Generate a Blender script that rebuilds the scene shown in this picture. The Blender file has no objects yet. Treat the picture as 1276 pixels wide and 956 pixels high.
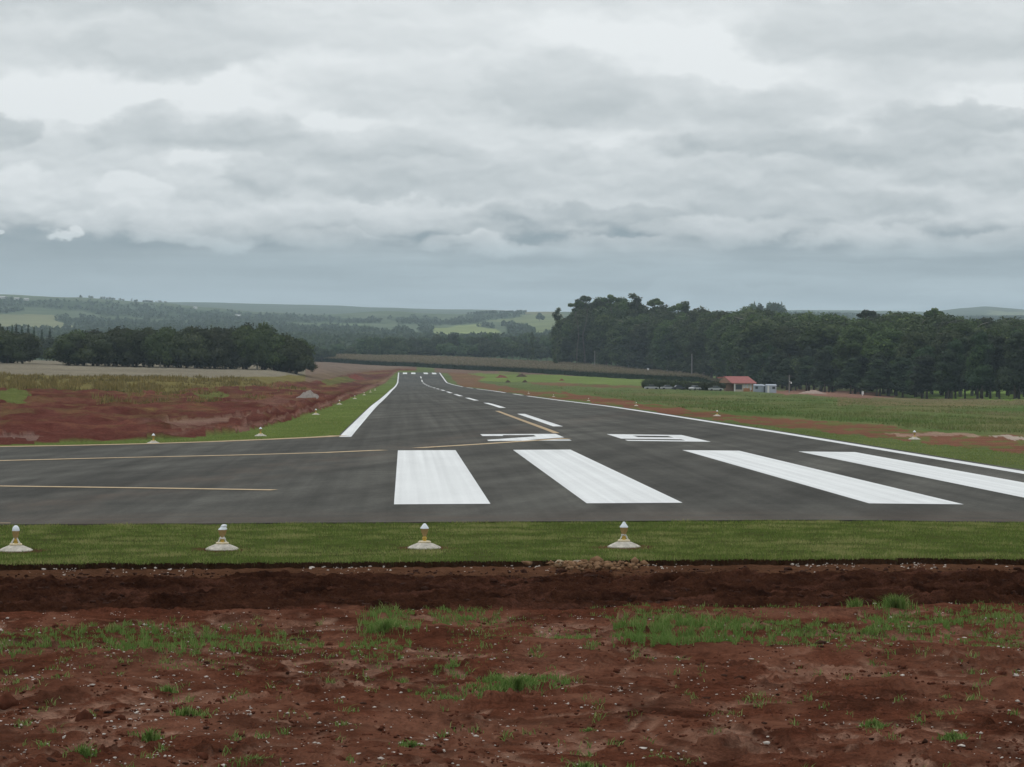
import bpy, bmesh, math, random
import numpy as np
from mathutils import Vector
R = math.radians
rng = np.random.default_rng(7)
random.seed(7)
scene = bpy.context.scene
col = scene.collection

# ------------------------------------------------------------------ camera
F = 3000.0                       # focal length in photo pixels (1276 wide)
CH = 2.46                        # camera height
CX, CY = 638.0, 478.0
YAW = math.atan(135 / F)
PITCH = 15.3 / F
ROLL = 0.0050
fwd = Vector((math.sin(YAW) * math.cos(PITCH), math.cos(YAW) * math.cos(PITCH), -math.sin(PITCH)))
r0 = Vector((math.cos(YAW), -math.sin(YAW), 0))
u0 = r0.cross(fwd)
rt = r0 * math.cos(ROLL) + u0 * math.sin(ROLL)
up = u0 * math.cos(ROLL) - r0 * math.sin(ROLL)
cam_d = bpy.data.cameras.new('camera')
cam_d.sensor_width = 36
cam_d.lens = F / 1276 * 36
cam_d.clip_start = 0.5
cam_d.clip_end = 40000
cam = bpy.data.objects.new('camera', cam_d)
col.objects.link(cam)
from mathutils import Matrix
cam.matrix_world = Matrix(((rt.x, up.x, -fwd.x, 0), (rt.y, up.y, -fwd.y, 0), (rt.z, up.z, -fwd.z, CH), (0, 0, 0, 1)))
scene.camera = cam

# ------------------------------------------------------------------ node helper
class NT:
    def __init__(s, tree): s.t = tree; s.n = tree.nodes; s.l = tree.links
    def node(s, typ, ins=None, **kw):
        n = s.n.new(typ)
        for k, v in kw.items(): setattr(n, k, v)
        if ins:
            for k, v in ins.items():
                if isinstance(v, bpy.types.NodeSocket): s.l.new(v, n.inputs[k])
                else: n.inputs[k].default_value = v
        return n
    def math(s, op, a, b=0.0, c=None, clamp=False):
        ins = {0: a, 1: b}
        if c is not None: ins[2] = c
        return s.node('ShaderNodeMath', ins, operation=op, use_clamp=clamp).outputs[0]
    def vmath(s, op, a, b):
        return s.node('ShaderNodeVectorMath', {0: a, 1: b}, operation=op).outputs[0]
    def comb(s, x, y, z=0.0):
        return s.node('ShaderNodeCombineXYZ', {0: x, 1: y, 2: z}).outputs[0]
    def noise(s, vec, scale, detail=4.0, rough=0.55, dist=0.0):
        return s.node('ShaderNodeTexNoise', {'Vector': vec, 'Scale': scale, 'Detail': detail, 'Roughness': rough, 'Distortion': dist}).outputs[0]
    def mix(s, f, a, b, bt='MIX'):
        n = s.n.new('ShaderNodeMix'); n.data_type = 'RGBA'; n.blend_type = bt
        for idx, v in ((0, f), (6, a), (7, b)):
            if isinstance(v, bpy.types.NodeSocket): s.l.new(v, n.inputs[idx])
            else: n.inputs[idx].default_value = v if idx == 0 else (tuple(v) + (1,))[:4]
        return n.outputs[2]
    def mr(s, v, a, b, c=0.0, d=1.0, smooth=False):
        return s.node('ShaderNodeMapRange', {0: v, 1: a, 2: b, 3: c, 4: d}, interpolation_type='SMOOTHSTEP' if smooth else 'LINEAR').outputs[0]
    def ramp(s, v, stops):
        n = s.node('ShaderNodeValToRGB', {0: v}); e = n.color_ramp.elements
        while len(e) < len(stops): e.new(0.5)
        for q, (p, c) in zip(e, stops): q.position = p; q.color = (tuple(c) + (1,))[:4]
        return n.outputs[0]

# ------------------------------------------------------------------ world: overcast sky
SUN_EL, SUN_AZ = 52, -30         # azimuth measured from +Y, negative = left
world = bpy.data.worlds.new('World'); scene.world = world; world.use_nodes = True
w = NT(world.node_tree); w.n.clear()
sky = w.node('ShaderNodeTexSky', sky_type='NISHITA', sun_disc=False)
sky.sun_elevation = R(SUN_EL); sky.sun_rotation = R(SUN_AZ); sky.altitude = 600; sky.air_density = 1.0; sky.dust_density = 2.0
gen = w.node('ShaderNodeTexCoord').outputs['Generated']
sp = w.node('ShaderNodeSeparateXYZ', {0: gen})
az = w.math('ARCTAN2', sp.outputs[0], sp.outputs[1])
el = w.math('ARCSINE', sp.outputs[2])
U = w.math('MULTIPLY_ADD', az, 30.0, 5.03)         # one unit = 1/30 rad across
V = w.math('MULTIPLY_ADD', el, -30.0, 4.62)        # downwards, horizon 4.62
P = w.comb(U, V)
wn = w.node('ShaderNodeTexNoise', {'Vector': w.vmath('MULTIPLY', P, (1, 1.5, 1)), 'Scale': 1.5, 'Detail': 6.0, 'Roughness': 0.52}).outputs[1]
wv = w.vmath('SUBTRACT', wn, (0.5, 0.5, 0.5))
Pw = w.vmath('ADD', P, w.vmath('MULTIPLY', wv, (1.15, 0.62, 0)))
spw = w.node('ShaderNodeSeparateXYZ', {0: Pw}); Uw, Vw = spw.outputs[0], spw.outputs[1]
def lay(sx, sy, ox, oy, det, rough, emb):
    a = w.vmath('MULTIPLY', P, (sx, sy, 1)); a = w.vmath('ADD', a, (ox, oy, 0)); a = w.vmath('ADD', a, w.vmath('MULTIPLY', wv, (.5, .5, 0)))
    b = w.vmath('ADD', a, (-0.03 * sx, emb * sy, 0))
    na = w.noise(a, 1.0, det, rough); nb = w.noise(b, 1.0, det, rough)
    return na, w.math('SUBTRACT', nb, na)
n1, e1 = lay(0.40, 1.1, 3.1, 7.7, 3.0, .45, .16)
n2, e2 = lay(1.3, 2.9, 13.2, 1.9, 5.0, .5, .07)
def gauss(u, v, cu, cv, su, sv):
    du = w.math('MULTIPLY', w.math('SUBTRACT', u, cu), 1 / su); dv = w.math('MULTIPLY', w.math('SUBTRACT', v, cv), 1 / sv)
    return w.math('POWER', 2.718, w.math('MULTIPLY', w.math('MULTIPLY_ADD', du, du, w.math('MULTIPLY', dv, dv)), -.8))
# bright upper veil with thin spots where the light comes through
br = w.math('MULTIPLY_ADD', w.math('SUBTRACT', n1, 0.5), 0.30, 0.69)
for (cu, cv, su, sv, am) in [(0.7,1.3,1.0,.22,.17),(1.2,1.6,.5,.12,.1),(2.6,1.2,.8,.16,.18),(4.1,1.55,.5,.12,.18),(2.5,1.95,.4,.12,.18),(8.4,.6,1.8,.3,.14),(9.2,.95,.9,.2,.1),(7.7,1.85,.5,.15,.14),(12.5,1.35,.6,.2,.18),(3.6,.8,1.0,.2,.07),(6,.3,1.4,.2,.06)]:
    br = w.math('MULTIPLY_ADD', gauss(Uw, Vw, cu, cv, su, sv), am, br)
# blue-grey air and rain layer low over the horizon
nb = w.noise(w.vmath('ADD', w.vmath('MULTIPLY', P, (0.28, 3.6, 1)), w.vmath('MULTIPLY', wv, (.4, .4, 0))), 1.0, 4.0, 0.55)
blue = w.math('MULTIPLY_ADD', w.mr(V, 3.0, 3.95), .22, .385)
blue = w.math('MULTIPLY_ADD', w.mr(nb, .40, .68), w.mr(U, 1.0, 6.0, .07, .17), blue)
fm = w.mr(w.math('MULTIPLY_ADD', w.math('SUBTRACT', n2, .5), .5, V), 2.62, 3.02, 0, 1, True)
tint = fm
br = w.node('ShaderNodeMix', {0: fm, 2: br, 3: blue}, data_type='FLOAT').outputs[0]
CL = [(0.9,.10,2.2,.35,.66,.56,.8),(2.0,.72,1.7,.42,.66,.56,.8),(4.6,.45,2.0,.4,.72,.64,.6),(11.2,.45,2.3,.6,.66,.57,.7),(6.9,1.15,1.15,.62,.68,.53,.85),(8.5,1.35,2.2,.42,.64,.52,.7),
      (1.9,1.72,.80,.40,.66,.545,.9),(3.1,1.75,.70,.42,.66,.535,.9),(0.1,1.75,.5,.28,.60,.52,.8),(11.8,1.52,1.2,.27,.60,.50,.85),(4.7,1.9,1.4,.42,.66,.56,.85),(10.2,1.85,2.6,.34,.60,.50,.8),
      (7.4,1.98,.8,.2,.72,.57,.8),(9.0,2.2,1.9,.3,.70,.58,.8),(12.2,2.2,1.4,.3,.63,.54,.8),(3.3,2.25,.62,.36,.68,.54,.9),(5.3,2.3,1.7,.34,.66,.52,.85),(2.4,2.42,.6,.24,.72,.60,.8),
      (1.7,2.42,.42,.25,.84,.70,.9),(.3,2.48,.9,.34,.80,.66,.9),(10.0,2.55,2.0,.22,.64,.53,.8),(7.3,2.70,1.7,.22,.57,.45,.85),(4.7,2.72,1.5,.26,.77,.60,.9),(3.0,2.80,1.3,.26,.74,.60,.9),
      (1.5,2.82,1.0,.24,.79,.64,.9),(5.5,2.86,1.1,.15,.68,.52,.8),(8.9,2.84,.9,.24,.72,.57,.85),(10.8,2.95,1.1,.22,.72,.57,.85),(12.4,3.0,.8,.17,.68,.55,.8),(2.4,3.0,.9,.14,.74,.60,.85),
      (4.3,3.0,1.1,.12,.68,.52,.8),(6.0,3.08,.9,.16,.76,.60,.85),(7.6,3.05,1.0,.14,.68,.55,.7),(6.7,3.36,1.4,.10,.62,.52,.5),(10.5,3.3,1.6,.09,.58,.50,.4),(9.5,3.62,3.0,.10,.64,.56,.5)]
for (cu, cv, su, sv, top, bot, op) in CL:
    du = w.math('MULTIPLY', w.math('SUBTRACT', Uw, cu), 1 / su)
    dv = w.math('MULTIPLY', w.math('SUBTRACT', Vw, cv), 1 / sv)
    d2 = w.math('MULTIPLY_ADD', du, du, w.math('MULTIPLY', dv, dv))
    soft = .62 if sv > .2 else .70
    m = w.math('MULTIPLY', w.mr(d2, 1.05, 1.05 - soft, 0, op, True), w.mr(dv, .15, 1.0, 1, 0, True))
    sh = w.mr(dv, -.9, .55, top + .01, bot)
    br = w.node('ShaderNodeMix', {0: m, 2: br, 3: sh}, data_type='FLOAT').outputs[0]
# small fair-weather puffs below the deck
for (cu, cv, su, sv, am) in [(.85, 2.97, .24, .075, .30), (.03, 2.92, .12, .04, .26)]:
    br = w.math('MULTIPLY_ADD', w.mr(gauss(Uw, Vw, cu, cv, su, sv), .3, .7, 0, 1, True), am, br)
br = w.math('MULTIPLY_ADD', e1, 0.28, br)
br = w.math('MULTIPLY_ADD', e2, w.math('MULTIPLY', w.mr(V, 1.0, 2.6, .14, .34), w.mr(V, 2.9, 3.25, 1, .12)), br)
br = w.math('MULTIPLY_ADD', w.math('SUBTRACT', br, .62), w.mr(V, 2.9, 3.3, 1.6, 1.05), w.mr(V, 2.9, 3.3, .712, .665))
br = w.math('MINIMUM', w.math('MAXIMUM', br, 0.36), 0.98)
cloud = w.ramp(br, [(0.36, (.285, .355, .385)), (0.48, (.430, .478, .495)), (0.62, (.600, .638, .645)), (0.98, (.96, .985, .985))])
blueish = w.node('ShaderNodeCombineColor', {0: w.math('MULTIPLY', br, .84), 1: br, 2: w.math('MULTIPLY', br, 1.055)}).outputs[0]
cloud = w.mix(w.mr(V, 2.85, 3.35, 0, .9, True), cloud, blueish)
# brighter overcast overhead
hi = w.mr(el, 0.16, 0.75, 0, 1, True)
top = w.math('MULTIPLY_ADD', w.noise(gen, 3.0, 5.0, 0.55), 0.55, 0.72)
topc = w.node('ShaderNodeCombineColor', {0: w.math('MULTIPLY', top, 0.975), 1: top, 2: w.math('MULTIPLY', top, 1.03)}).outputs[0]
cloud = w.mix(hi, cloud, topc)
cloud10 = w.node('ShaderNodeVectorMath', {0: cloud}, operation='SCALE'); cloud10.inputs['Scale'].default_value = 10.0
fin = w.mix(0.97, sky.outputs[0], cloud10.outputs[0])
bg = w.node('ShaderNodeBackground', {'Color': fin, 'Strength': 0.10})
w.l.new(bg.outputs[0], w.node('ShaderNodeOutputWorld').inputs[0])
world.cycles.sampling_method = 'MANUAL'; world.cycles.sample_map_resolution = 512

sun_d = bpy.data.lights.new('sun', 'SUN'); sun_d.energy = 0.55; sun_d.angle = R(25); sun_d.color = (1, .96, .90)
sun = bpy.data.objects.new('sun', sun_d); col.objects.link(sun)
sd = Vector((math.sin(R(SUN_AZ)) * math.cos(R(SUN_EL)), math.cos(R(SUN_AZ)) * math.cos(R(SUN_EL)), math.sin(R(SUN_EL))))
sun.rotation_euler = sd.to_track_quat('Z', 'Y').to_euler()
sun.location = (0, 0, 300)

vs = scene.view_settings
vs.view_transform = 'Standard'; vs.look = 'None'; vs.exposure = 0.0; vs.gamma = 1.0; vs.use_curve_mapping = False
scene.render.engine = 'CYCLES'
cy = scene.cycles
cy.max_bounces = 6; cy.diffuse_bounces = 2; cy.glossy_bounces = 2; cy.transmission_bounces = 4; cy.volume_bounces = 0; cy.transparent_max_bounces = 8
cy.use_denoising = True
try: cy.denoiser = 'OPENIMAGEDENOISE'
except Exception: pass

# ------------------------------------------------------------------ noise in numpy
def _h(ix, iy, s):
    with np.errstate(over='ignore'):
        h = (ix.astype(np.int64) * 374761393 + iy.astype(np.int64) * 668265263 + s * 1442695041) & 0xffffffff
        h = ((h ^ (h >> 13)) * 1274126177) & 0xffffffff
        h = (h ^ (h >> 16)) & 0xffffffff
    return h / 4294967295.0 * 2 * math.pi
def perlin(x, y, s=0):
    x = np.asarray(x, float); y = np.asarray(y, float)
    xi = np.floor(x); yi = np.floor(y); xf = x - xi; yf = y - yi
    def g(dx, dy):
        a = _h(xi + dx, yi + dy, s); return np.cos(a) * (xf - dx) + np.sin(a) * (yf - dy)
    u = xf * xf * xf * (xf * (xf * 6 - 15) + 10); v = yf * yf * yf * (yf * (yf * 6 - 15) + 10)
    return ((g(0, 0) * (1 - u) + g(1, 0) * u) * (1 - v) + (g(0, 1) * (1 - u) + g(1, 1) * u) * v) * 1.5
def fbm(x, y, s=0, o=4):
    r = 0; a = 1.0; f = 1.0
    for i in range(o): r = r + a * perlin(x * f, y * f, s + i); a *= 0.5; f *= 2.03
    return r
def sstep(a, b, x):
    t = np.clip((x - a) / (b - a), 0, 1); return t * t * (3 - 2 * t)

# ------------------------------------------------------------------ terrain
CEN = 6.85                       # runway centre line
XL, XR, YEND = -2.5, 16.25, 1060.0
Y0 = 39.7                        # start of the asphalt
PY = [0, 100, 150, 184, 242, 303, 363, 421, 500, 560, 627, 700, 760, 820, 870, 890, 910, 1060, 1250, 1350]
PZ = [0, 0, -.07, -.14, -.40, -.62, -.80, -.95, -1.25, -1.45, -1.68, -1.80, -1.86, -1.86, -1.80, -1.60, -1.25, 1.72, 6.3, 9.6]
YQ = np.arange(-50, 1401, 10.0)
ZQ = np.interp(YQ, PY, PZ)
def crown(X): return -0.008 * np.minimum(np.abs(X - CEN), 16)
def Zr(X, Y): return np.interp(Y, YQ, ZQ) + crown(X)
TD = np.log(np.array([100, 150, 200, 300, 420, 600, 800, 1000, 1200, 1400.]))
TC = np.array([0, 150, 300, 400, 600, 700, 850, 1000, 1150, 1276.])
TZ = np.array([
    [-.30, .10, .30, .80, 1.8, 3.7, 5, 6, 6.5, 4],
    [-.30, .00, .20, .60, 1.4, 3.1, 4.5, 5.5, 6.3, 4],
    [-.35, -.2, -.1, .20, 1.0, 2.6, 4, 5, 6.2, 4],
    [-.40, -.4, -.45, -.4, .3, 1.7, 3, 4.3, 5.6, 11],
    [0, -.1, -.3, -.7, -1.1, -1.7, -1.8, .2, 5.2, 9.5],
    [0, -.1, -.3, -.7, -1.1, -1.7, -1.6, .5, 5.2, 7],
    [0, -.15, -.35, -.8, -1.3, -1.9, -2.0, -.6, 2.4, 4],
    [-.1, -.25, -.45, -1.0, -1.6, -2.8, -3.2, -3, -3, -3],
    [-.15, -.4, -.7, -1.5, -2.6, -4.0, -4.4, -4.2, -4, -4],
    [-.2, -.5, -.8, -1.7, -2.6, -3.6, -4.2, -4, -4, -4]])
def polar(X, Y):
    r = np.hypot(X, Y); s = 503 + F * np.clip(np.arctan2(X, Y), -1.2, 1.2)
    return s, r
def Hbase(X, Y):
    X = np.asarray(X, float); Y = np.asarray(Y, float)
    s, r = polar(X, Y)
    sc = np.clip(s, TC[0], TC[-1]); ld = np.clip(np.log(np.maximum(r, 1)), TD[0], TD[-1])
    ci = np.clip(np.searchsorted(TC, sc) - 1, 0, len(TC) - 2); cf = (sc - TC[ci]) / (TC[ci + 1] - TC[ci]); cf = cf * cf * (3 - 2 * cf)
    di = np.clip(np.searchsorted(TD, ld) - 1, 0, len(TD) - 2); df = (ld - TD[di]) / (TD[di + 1] - TD[di])
    t = (TZ[ci, di] * (1 - df) + TZ[ci, di + 1] * df) * (1 - cf) + (TZ[ci + 1, di] * (1 - df) + TZ[ci + 1, di + 1] * df) * cf
    prof = Zr(X, Y)
    d = np.maximum(np.maximum(-7 - X, X - 21), 0)
    k = sstep(0, 26, d) * sstep(92, 125, r)
    k = np.where(Y < 0, 0, k)
    return prof * (1 - k) + t * k
def ray(px, py):
    d = fwd * F + rt * (px - CX) + up * (CY - py)
    return d.normalized()
def ground(px, py, rmin=10, rmax=1500):
    d = ray(px, py); t = rmin; st = 1.01
    while t < rmax:
        p = d * t
        if p.z + CH < float(Hbase(p.x, p.y)):
            a, b = t / st, t
            for _ in range(30):
                m = (a + b) / 2; q = d * m
                if q.z + CH < float(Hbase(q.x, q.y)): b = m
                else: a = m
            q = d * b
            return q.x, q.y
        t *= st
    q = d * rmax
    return q.x, q.y
def xof(px, Y): 
    d = ray(px, 470); return d.x / d.y * Y
def proj(X, Y, Z):
    dx, dy, dz = X, Y, Z - CH
    a = dx * rt.x + dy * rt.y + dz * rt.z; b = dx * up.x + dy * up.y + dz * up.z; c = dx * fwd.x + dy * fwd.y + dz * fwd.z
    c = np.where(c < 1, np.nan, c)
    return CX + F * a / c, CY - F * b / c

# ------------------------------------------------------------------ mesh helpers
def tag(o, label=None, cat=None, group=None, kind=None):
    if label: o['label'] = label
    if cat: o['category'] = cat
    if group: o['group'] = group
    if kind: o['kind'] = kind
    return o
def link(name, me, mats=None, parent=None, loc=None):
    if mats:
        for m in (mats if isinstance(mats, (list, tuple)) else [mats]): me.materials.append(m)
    o = bpy.data.objects.new(name, me); col.objects.link(o)
    if parent: o.parent = parent
    if loc is not None: o.location = loc
    return o
def fastmesh(name, verts, faces, smooth=False):
    """verts (n,3), faces (m,k) numpy"""
    me = bpy.data.meshes.new(name)
    verts = np.ascontiguousarray(verts, dtype=np.float32); faces = np.ascontiguousarray(faces, dtype=np.int32)
    m, k = faces.shape
    me.vertices.add(len(verts)); me.vertices.foreach_set('co', verts.ravel())
    me.loops.add(m * k); me.loops.foreach_set('vertex_index', faces.ravel())
    me.polygons.add(m)
    me.polygons.foreach_set('loop_start', np.arange(0, m * k, k, dtype=np.int32))
    try: me.polygons.foreach_set('loop_total', np.full(m, k, dtype=np.int32))
    except Exception: pass
    if smooth: me.polygons.foreach_set('use_smooth', np.ones(m, dtype=bool))
    me.update(calc_edges=True)
    return me
def vcol(me, name, rgba):
    a = me.color_attributes.new(name, 'FLOAT_COLOR', 'POINT')
    rgba = np.asarray(rgba, dtype=np.float32)
    if rgba.shape[1] == 3: rgba = np.hstack([rgba, np.ones((len(rgba), 1), np.float32)])
    a.data.foreach_set('color', np.ascontiguousarray(rgba).ravel())
def vflt(me, name, val):
    a = me.attributes.new(name, 'FLOAT', 'POINT'); a.data.foreach_set('value', np.asarray(val, np.float32))
def gridfaces(nr, nc, wrap=False):
    i = np.arange(nr - 1)[:, None]; j = np.arange(nc if wrap else nc - 1)[None, :]
    a = i * nc + j; b = i * nc + (j + 1) % nc; c = (i + 1) * nc + (j + 1) % nc; d = (i + 1) * nc + j
    return np.stack([a, b, c, d], -1).reshape(-1, 4)
def inpoly(px, py, poly):
    x = np.asarray(px); y = np.asarray(py); c = np.zeros(x.shape, bool); n = len(poly)
    for i in range(n):
        x1, y1 = poly[i]; x2, y2 = poly[(i + 1) % n]
        if y1 == y2: continue
        c ^= ((y1 > y) != (y2 > y)) & (x < (x2 - x1) * (y - y1) / (y2 - y1) + x1)
    return c
class MB:
    """collects simple solids and builds them as one mesh"""
    def __init__(s): s.v = []; s.f = []
    def add(s, vs_, fs_):
        o = len(s.v); s.v += [tuple(v) for v in vs_]; s.f += [tuple(i + o for i in f) for f in fs_]
    def box(s, x0, x1, y0, y1, z0, z1):
        s.add([(x0, y0, z0), (x1, y0, z0), (x1, y1, z0), (x0, y1, z0), (x0, y0, z1), (x1, y0, z1), (x1, y1, z1), (x0, y1, z1)],
              [(0, 3, 2, 1), (4, 5, 6, 7), (0, 1, 5, 4), (1, 2, 6, 5), (2, 3, 7, 6), (3, 0, 4, 7)])
    def lathe(s, prof, n=24, c=(0, 0, 0), squash=None, tilt=None):
        vv = []
        for (r_, z) in prof:
            for k in range(n):
                a = 2 * math.pi * k / n; x, y = r_ * math.cos(a), r_ * math.sin(a)
                zz = z
                if tilt: x += tilt[0] * (z - tilt[2]); y += tilt[1] * (z - tilt[2])
                vv.append((c[0] + x, c[1] + y, c[2] + zz))
        ff = []
        for i in range(len(prof) - 1):
            for k in range(n): ff.append((i * n + k, i * n + (k + 1) % n, (i + 1) * n + (k + 1) % n, (i + 1) * n + k))
        ff.append(tuple(reversed(range(n)))); ff.append(tuple((len(prof) - 1) * n + k for k in range(n)))
        s.add(vv, ff)
    def tube(s, pts, rad, n=8):
        rings = []
        for i, p in enumerate(pts):
            p = Vector(p); q = Vector(pts[min(i + 1, len(pts) - 1)]) - Vector(pts[max(i - 1, 0)]); q.normalize()
            a = q.orthogonal().normalized(); b = q.cross(a)
            rr = rad[i] if isinstance(rad, (list, tuple)) else rad
            rings.append([p + a * rr * math.cos(2 * math.pi * k / n) + b * rr * math.sin(2 * math.pi * k / n) for k in range(n)])
        vv = [v for r_ in rings for v in r_]; ff = []
        for i in range(len(pts) - 1):
            for k in range(n): ff.append((i * n + k, i * n + (k + 1) % n, (i + 1) * n + (k + 1) % n, (i + 1) * n + k))
        ff.append(tuple(reversed(range(n)))); ff.append(tuple((len(pts) - 1) * n + k for k in range(n)))
        s.add(vv, ff)
    def build(s, name, mat, parent=None, smooth=False, loc=None):
        me = bpy.data.meshes.new(name); me.from_pydata(s.v, [], s.f); me.update()
        if smooth:
            me.polygons.foreach_set('use_smooth', [True] * len(me.polygons))
            try: me.set_sharp_from_angle(angle=R(35))
            except Exception: pass
        return link(name, me, mat, parent, loc)

# ------------------------------------------------------------------ materials
def new_mat(name):
    m = bpy.data.materials.new(name); m.use_nodes = True; t = NT(m.node_tree); t.n.clear()
    out = t.node('ShaderNodeOutputMaterial'); b = t.node('ShaderNodeBsdfPrincipled')
    t.l.new(b.outputs[0], out.inputs[0]); return m, t, b, out
def setin(t, b, name, v):
    if isinstance(v, bpy.types.NodeSocket): t.l.new(v, b.inputs[name])
    else: b.inputs[name].default_value = v
def bump(t, b, h, strength, dist):
    n = t.node('ShaderNodeBump', {'Height': h, 'Strength': strength, 'Distance': dist}); t.l.new(n.outputs[0], b.inputs['Normal'])
def simple(name, c, rough=0.7, spec=0.3, var=0.15, scale=8.0, metal=0.0, **kw):
    m, t, b, o = new_mat(name)
    pos = t.node('ShaderNodeTexCoord').outputs['Object']
    n = t.noise(pos, scale, 5.0, 0.6)
    c1 = tuple(x * (1 - var) for x in c); c2 = tuple(min(1, x * (1 + var)) for x in c)
    setin(t, b, 'Base Color', t.mix(t.mr(n, 0.3, 0.7), c1, c2))
    setin(t, b, 'Roughness', rough); setin(t, b, 'Specular IOR Level', spec); setin(t, b, 'Metallic', metal)
    for k, v in kw.items(): setin(t, b, k, v)
    return m

def ground_mat():
    m, t, b, o = new_mat('ground_cover')
    pos = t.node('ShaderNodeNewGeometry').outputs['Position']
    cov = t.node('ShaderNodeAttribute', attribute_name='cover'); c = cov.outputs['Color']
    wash = t.node('ShaderNodeAttribute', attribute_name='wash').outputs['Fac']
    p2 = t.vmath('MULTIPLY', pos, (1, 1, 0))
    # broad, medium and fine variation
    nA = t.noise(t.vmath('MULTIPLY', p2, (1, .5, 1)), 0.05, 4.0, 0.6); nB = t.noise(p2, 0.7, 5.0, 0.65); nC = t.noise(pos, 9.0, 6.0, 0.7); nD = t.noise(pos, 45.0, 3.0, 0.6)
    f = t.math('MULTIPLY', t.mr(nA, .3, .7, .82, 1.18), t.mr(nB, .3, .7, .78, 1.22))
    f = t.math('MULTIPLY', f, t.mr(nC, .3, .7, .58, 1.36))
    f = t.math('MULTIPLY', f, t.mr(nD, .35, .65, .72, 1.22))
    cs = t.node('ShaderNodeVectorMath', {0: c}, operation='SCALE'); t.l.new(f, cs.inputs['Scale'])
    # silt washed out in channels by rain
    q = t.vmath('MULTIPLY', p2, (1.0, 0.45, 1))
    wr = t.node('ShaderNodeTexNoise', {'Vector': q, 'Scale': 0.8, 'Detail': 4.0}).outputs[1]
    q = t.vmath('ADD', q, t.vmath('MULTIPLY', wr, (1.3, 1.3, 0)))
    r1 = t.math('ABSOLUTE', t.math('SUBTRACT', t.noise(q, 0.55, 3.0, 0.5), 0.5))
    ch = t.mr(r1, 0.0, 0.055, 1, 0, True)
    pat = t.mr(t.noise(t.vmath('ADD', q, (7, 3, 0)), 0.42, 4.0, 0.6), 0.50, 0.66, 0, 1, True)
    gate = t.mr(t.noise(t.vmath('ADD', p2, (31, 11, 0)), 0.30, 2.0, 0.5), 0.42, 0.58, 0, 1, True)
    k = t.math('MAXIMUM', t.math('MULTIPLY', ch, gate), t.math('MULTIPLY', pat, 0.6))
    k = t.math('MULTIPLY', k, t.mr(nC, .3, .65, .45, 1))
    k = t.math('MULTIPLY', k, wash)
    silt = t.mix(nB, (.20, .095, .060), (.15, .066, .042))
    cc = t.mix(t.math('MULTIPLY', k, 0.8), cs.outputs[0], silt)
    # damp dark spots
    dk = t.math('MULTIPLY', t.mr(t.noise(t.vmath('MULTIPLY', p2, (1, .6, 1)), 1.3, 5.0, 0.65), 0.54, 0.66, 0, .55, True), wash)
    cc = t.mix(dk, cc, (.040, .016, .010))
    setin(t, b, 'Base Color', cc); setin(t, b, 'Roughness', 1.0); setin(t, b, 'Specular IOR Level', 0.0)
    h = t.math('MULTIPLY_ADD', nC, 0.7, t.math('MULTIPLY', nD, 0.3))
    bump(t, b, h, 0.8, 0.07)
    return m
M_ground = ground_mat()

def asphalt_mat():
    m, t, b, o = new_mat('asphalt')
    pos = t.node('ShaderNodeNewGeometry').outputs['Position']
    s = t.node('ShaderNodeSeparateXYZ', {0: pos})
    fine = t.noise(pos, 60.0, 3.0, 0.7)
    med = t.noise(t.vmath('MULTIPLY', pos, (1, .35, 1)), 0.9, 5.0, 0.62)
    bro = t.noise(t.vmath('MULTIPLY', pos, (1, .16, 1)), 0.16, 4.0, 0.6)
    # paver lanes, long streaks along the runway
    lanes = t.noise(t.vmath('MULTIPLY', pos, (1.6, .012, 0)), 1.0, 3.0, 0.6)
    cross = t.noise(t.vmath('MULTIPLY', pos, (.10, 1.7, 0)), 1.0, 3.0, 0.6)
    # skewed tyre arcs on the taxiway side
    diag = t.noise(t.comb(t.math('MULTIPLY_ADD', s.outputs[1], -.32, t.math('MULTIPLY', s.outputs[0], 1.0)), t.math('MULTIPLY', s.outputs[1], .05)), 0.55, 4.0, 0.6)
    f = t.math('MULTIPLY', t.mr(lanes, .3, .7, .76, 1.22), t.mr(med, .3, .7, .84, 1.16))
    f = t.math('MULTIPLY', f, t.mr(bro, .3, .7, .74, 1.26))
    f = t.math('MULTIPLY', f, t.mr(cross, .3, .7, .92, 1.08))
    f = t.math('MULTIPLY', f, t.mr(fine, .3, .7, .62, 1.38))
    f = t.math('MULTIPLY', f, t.mr(t.noise(pos, 13.0, 4.0, .75), .3, .7, .78, 1.22))
    f = t.math('MULTIPLY', f, t.mr(diag, .32, .68, .68, 1.24))
    c = t.mix(0.0, (.074, .0725, .063), (0, 0, 0))
    cs = t.node('ShaderNodeVectorMath', {0: c}, operation='SCALE'); t.l.new(f, cs.inputs['Scale'])
    # red dust tracked onto the taxiway and along the near edge
    d = t.math('MULTIPLY', t.mr(t.math('ABSOLUTE', t.math('SUBTRACT', t.math('MULTIPLY_ADD', s.outputs[1], -.20, s.outputs[0]), -15.5)), 0, 2.2, 1, 0, True), t.mr(med, .42, .7, 0, .45))
    e = t.math('MULTIPLY', t.mr(s.outputs[1], 39.7, 44.5, 1, 0, True), t.mr(t.noise(t.vmath('MULTIPLY', pos, (.35, 1.5, 1)), 1.0, 5.0, .65), .38, .7, .05, .6))
    cc = t.mix(t.math('MAXIMUM', d, e), cs.outputs[0], (.115, .082, .062))
    setin(t, b, 'Base Color', cc); setin(t, b, 'Roughness', 0.95); setin(t, b, 'Specular IOR Level', 0.10)
    bump(t, b, fine, 0.35, 0.01)
    return m
M_asph = asphalt_mat()
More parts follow.
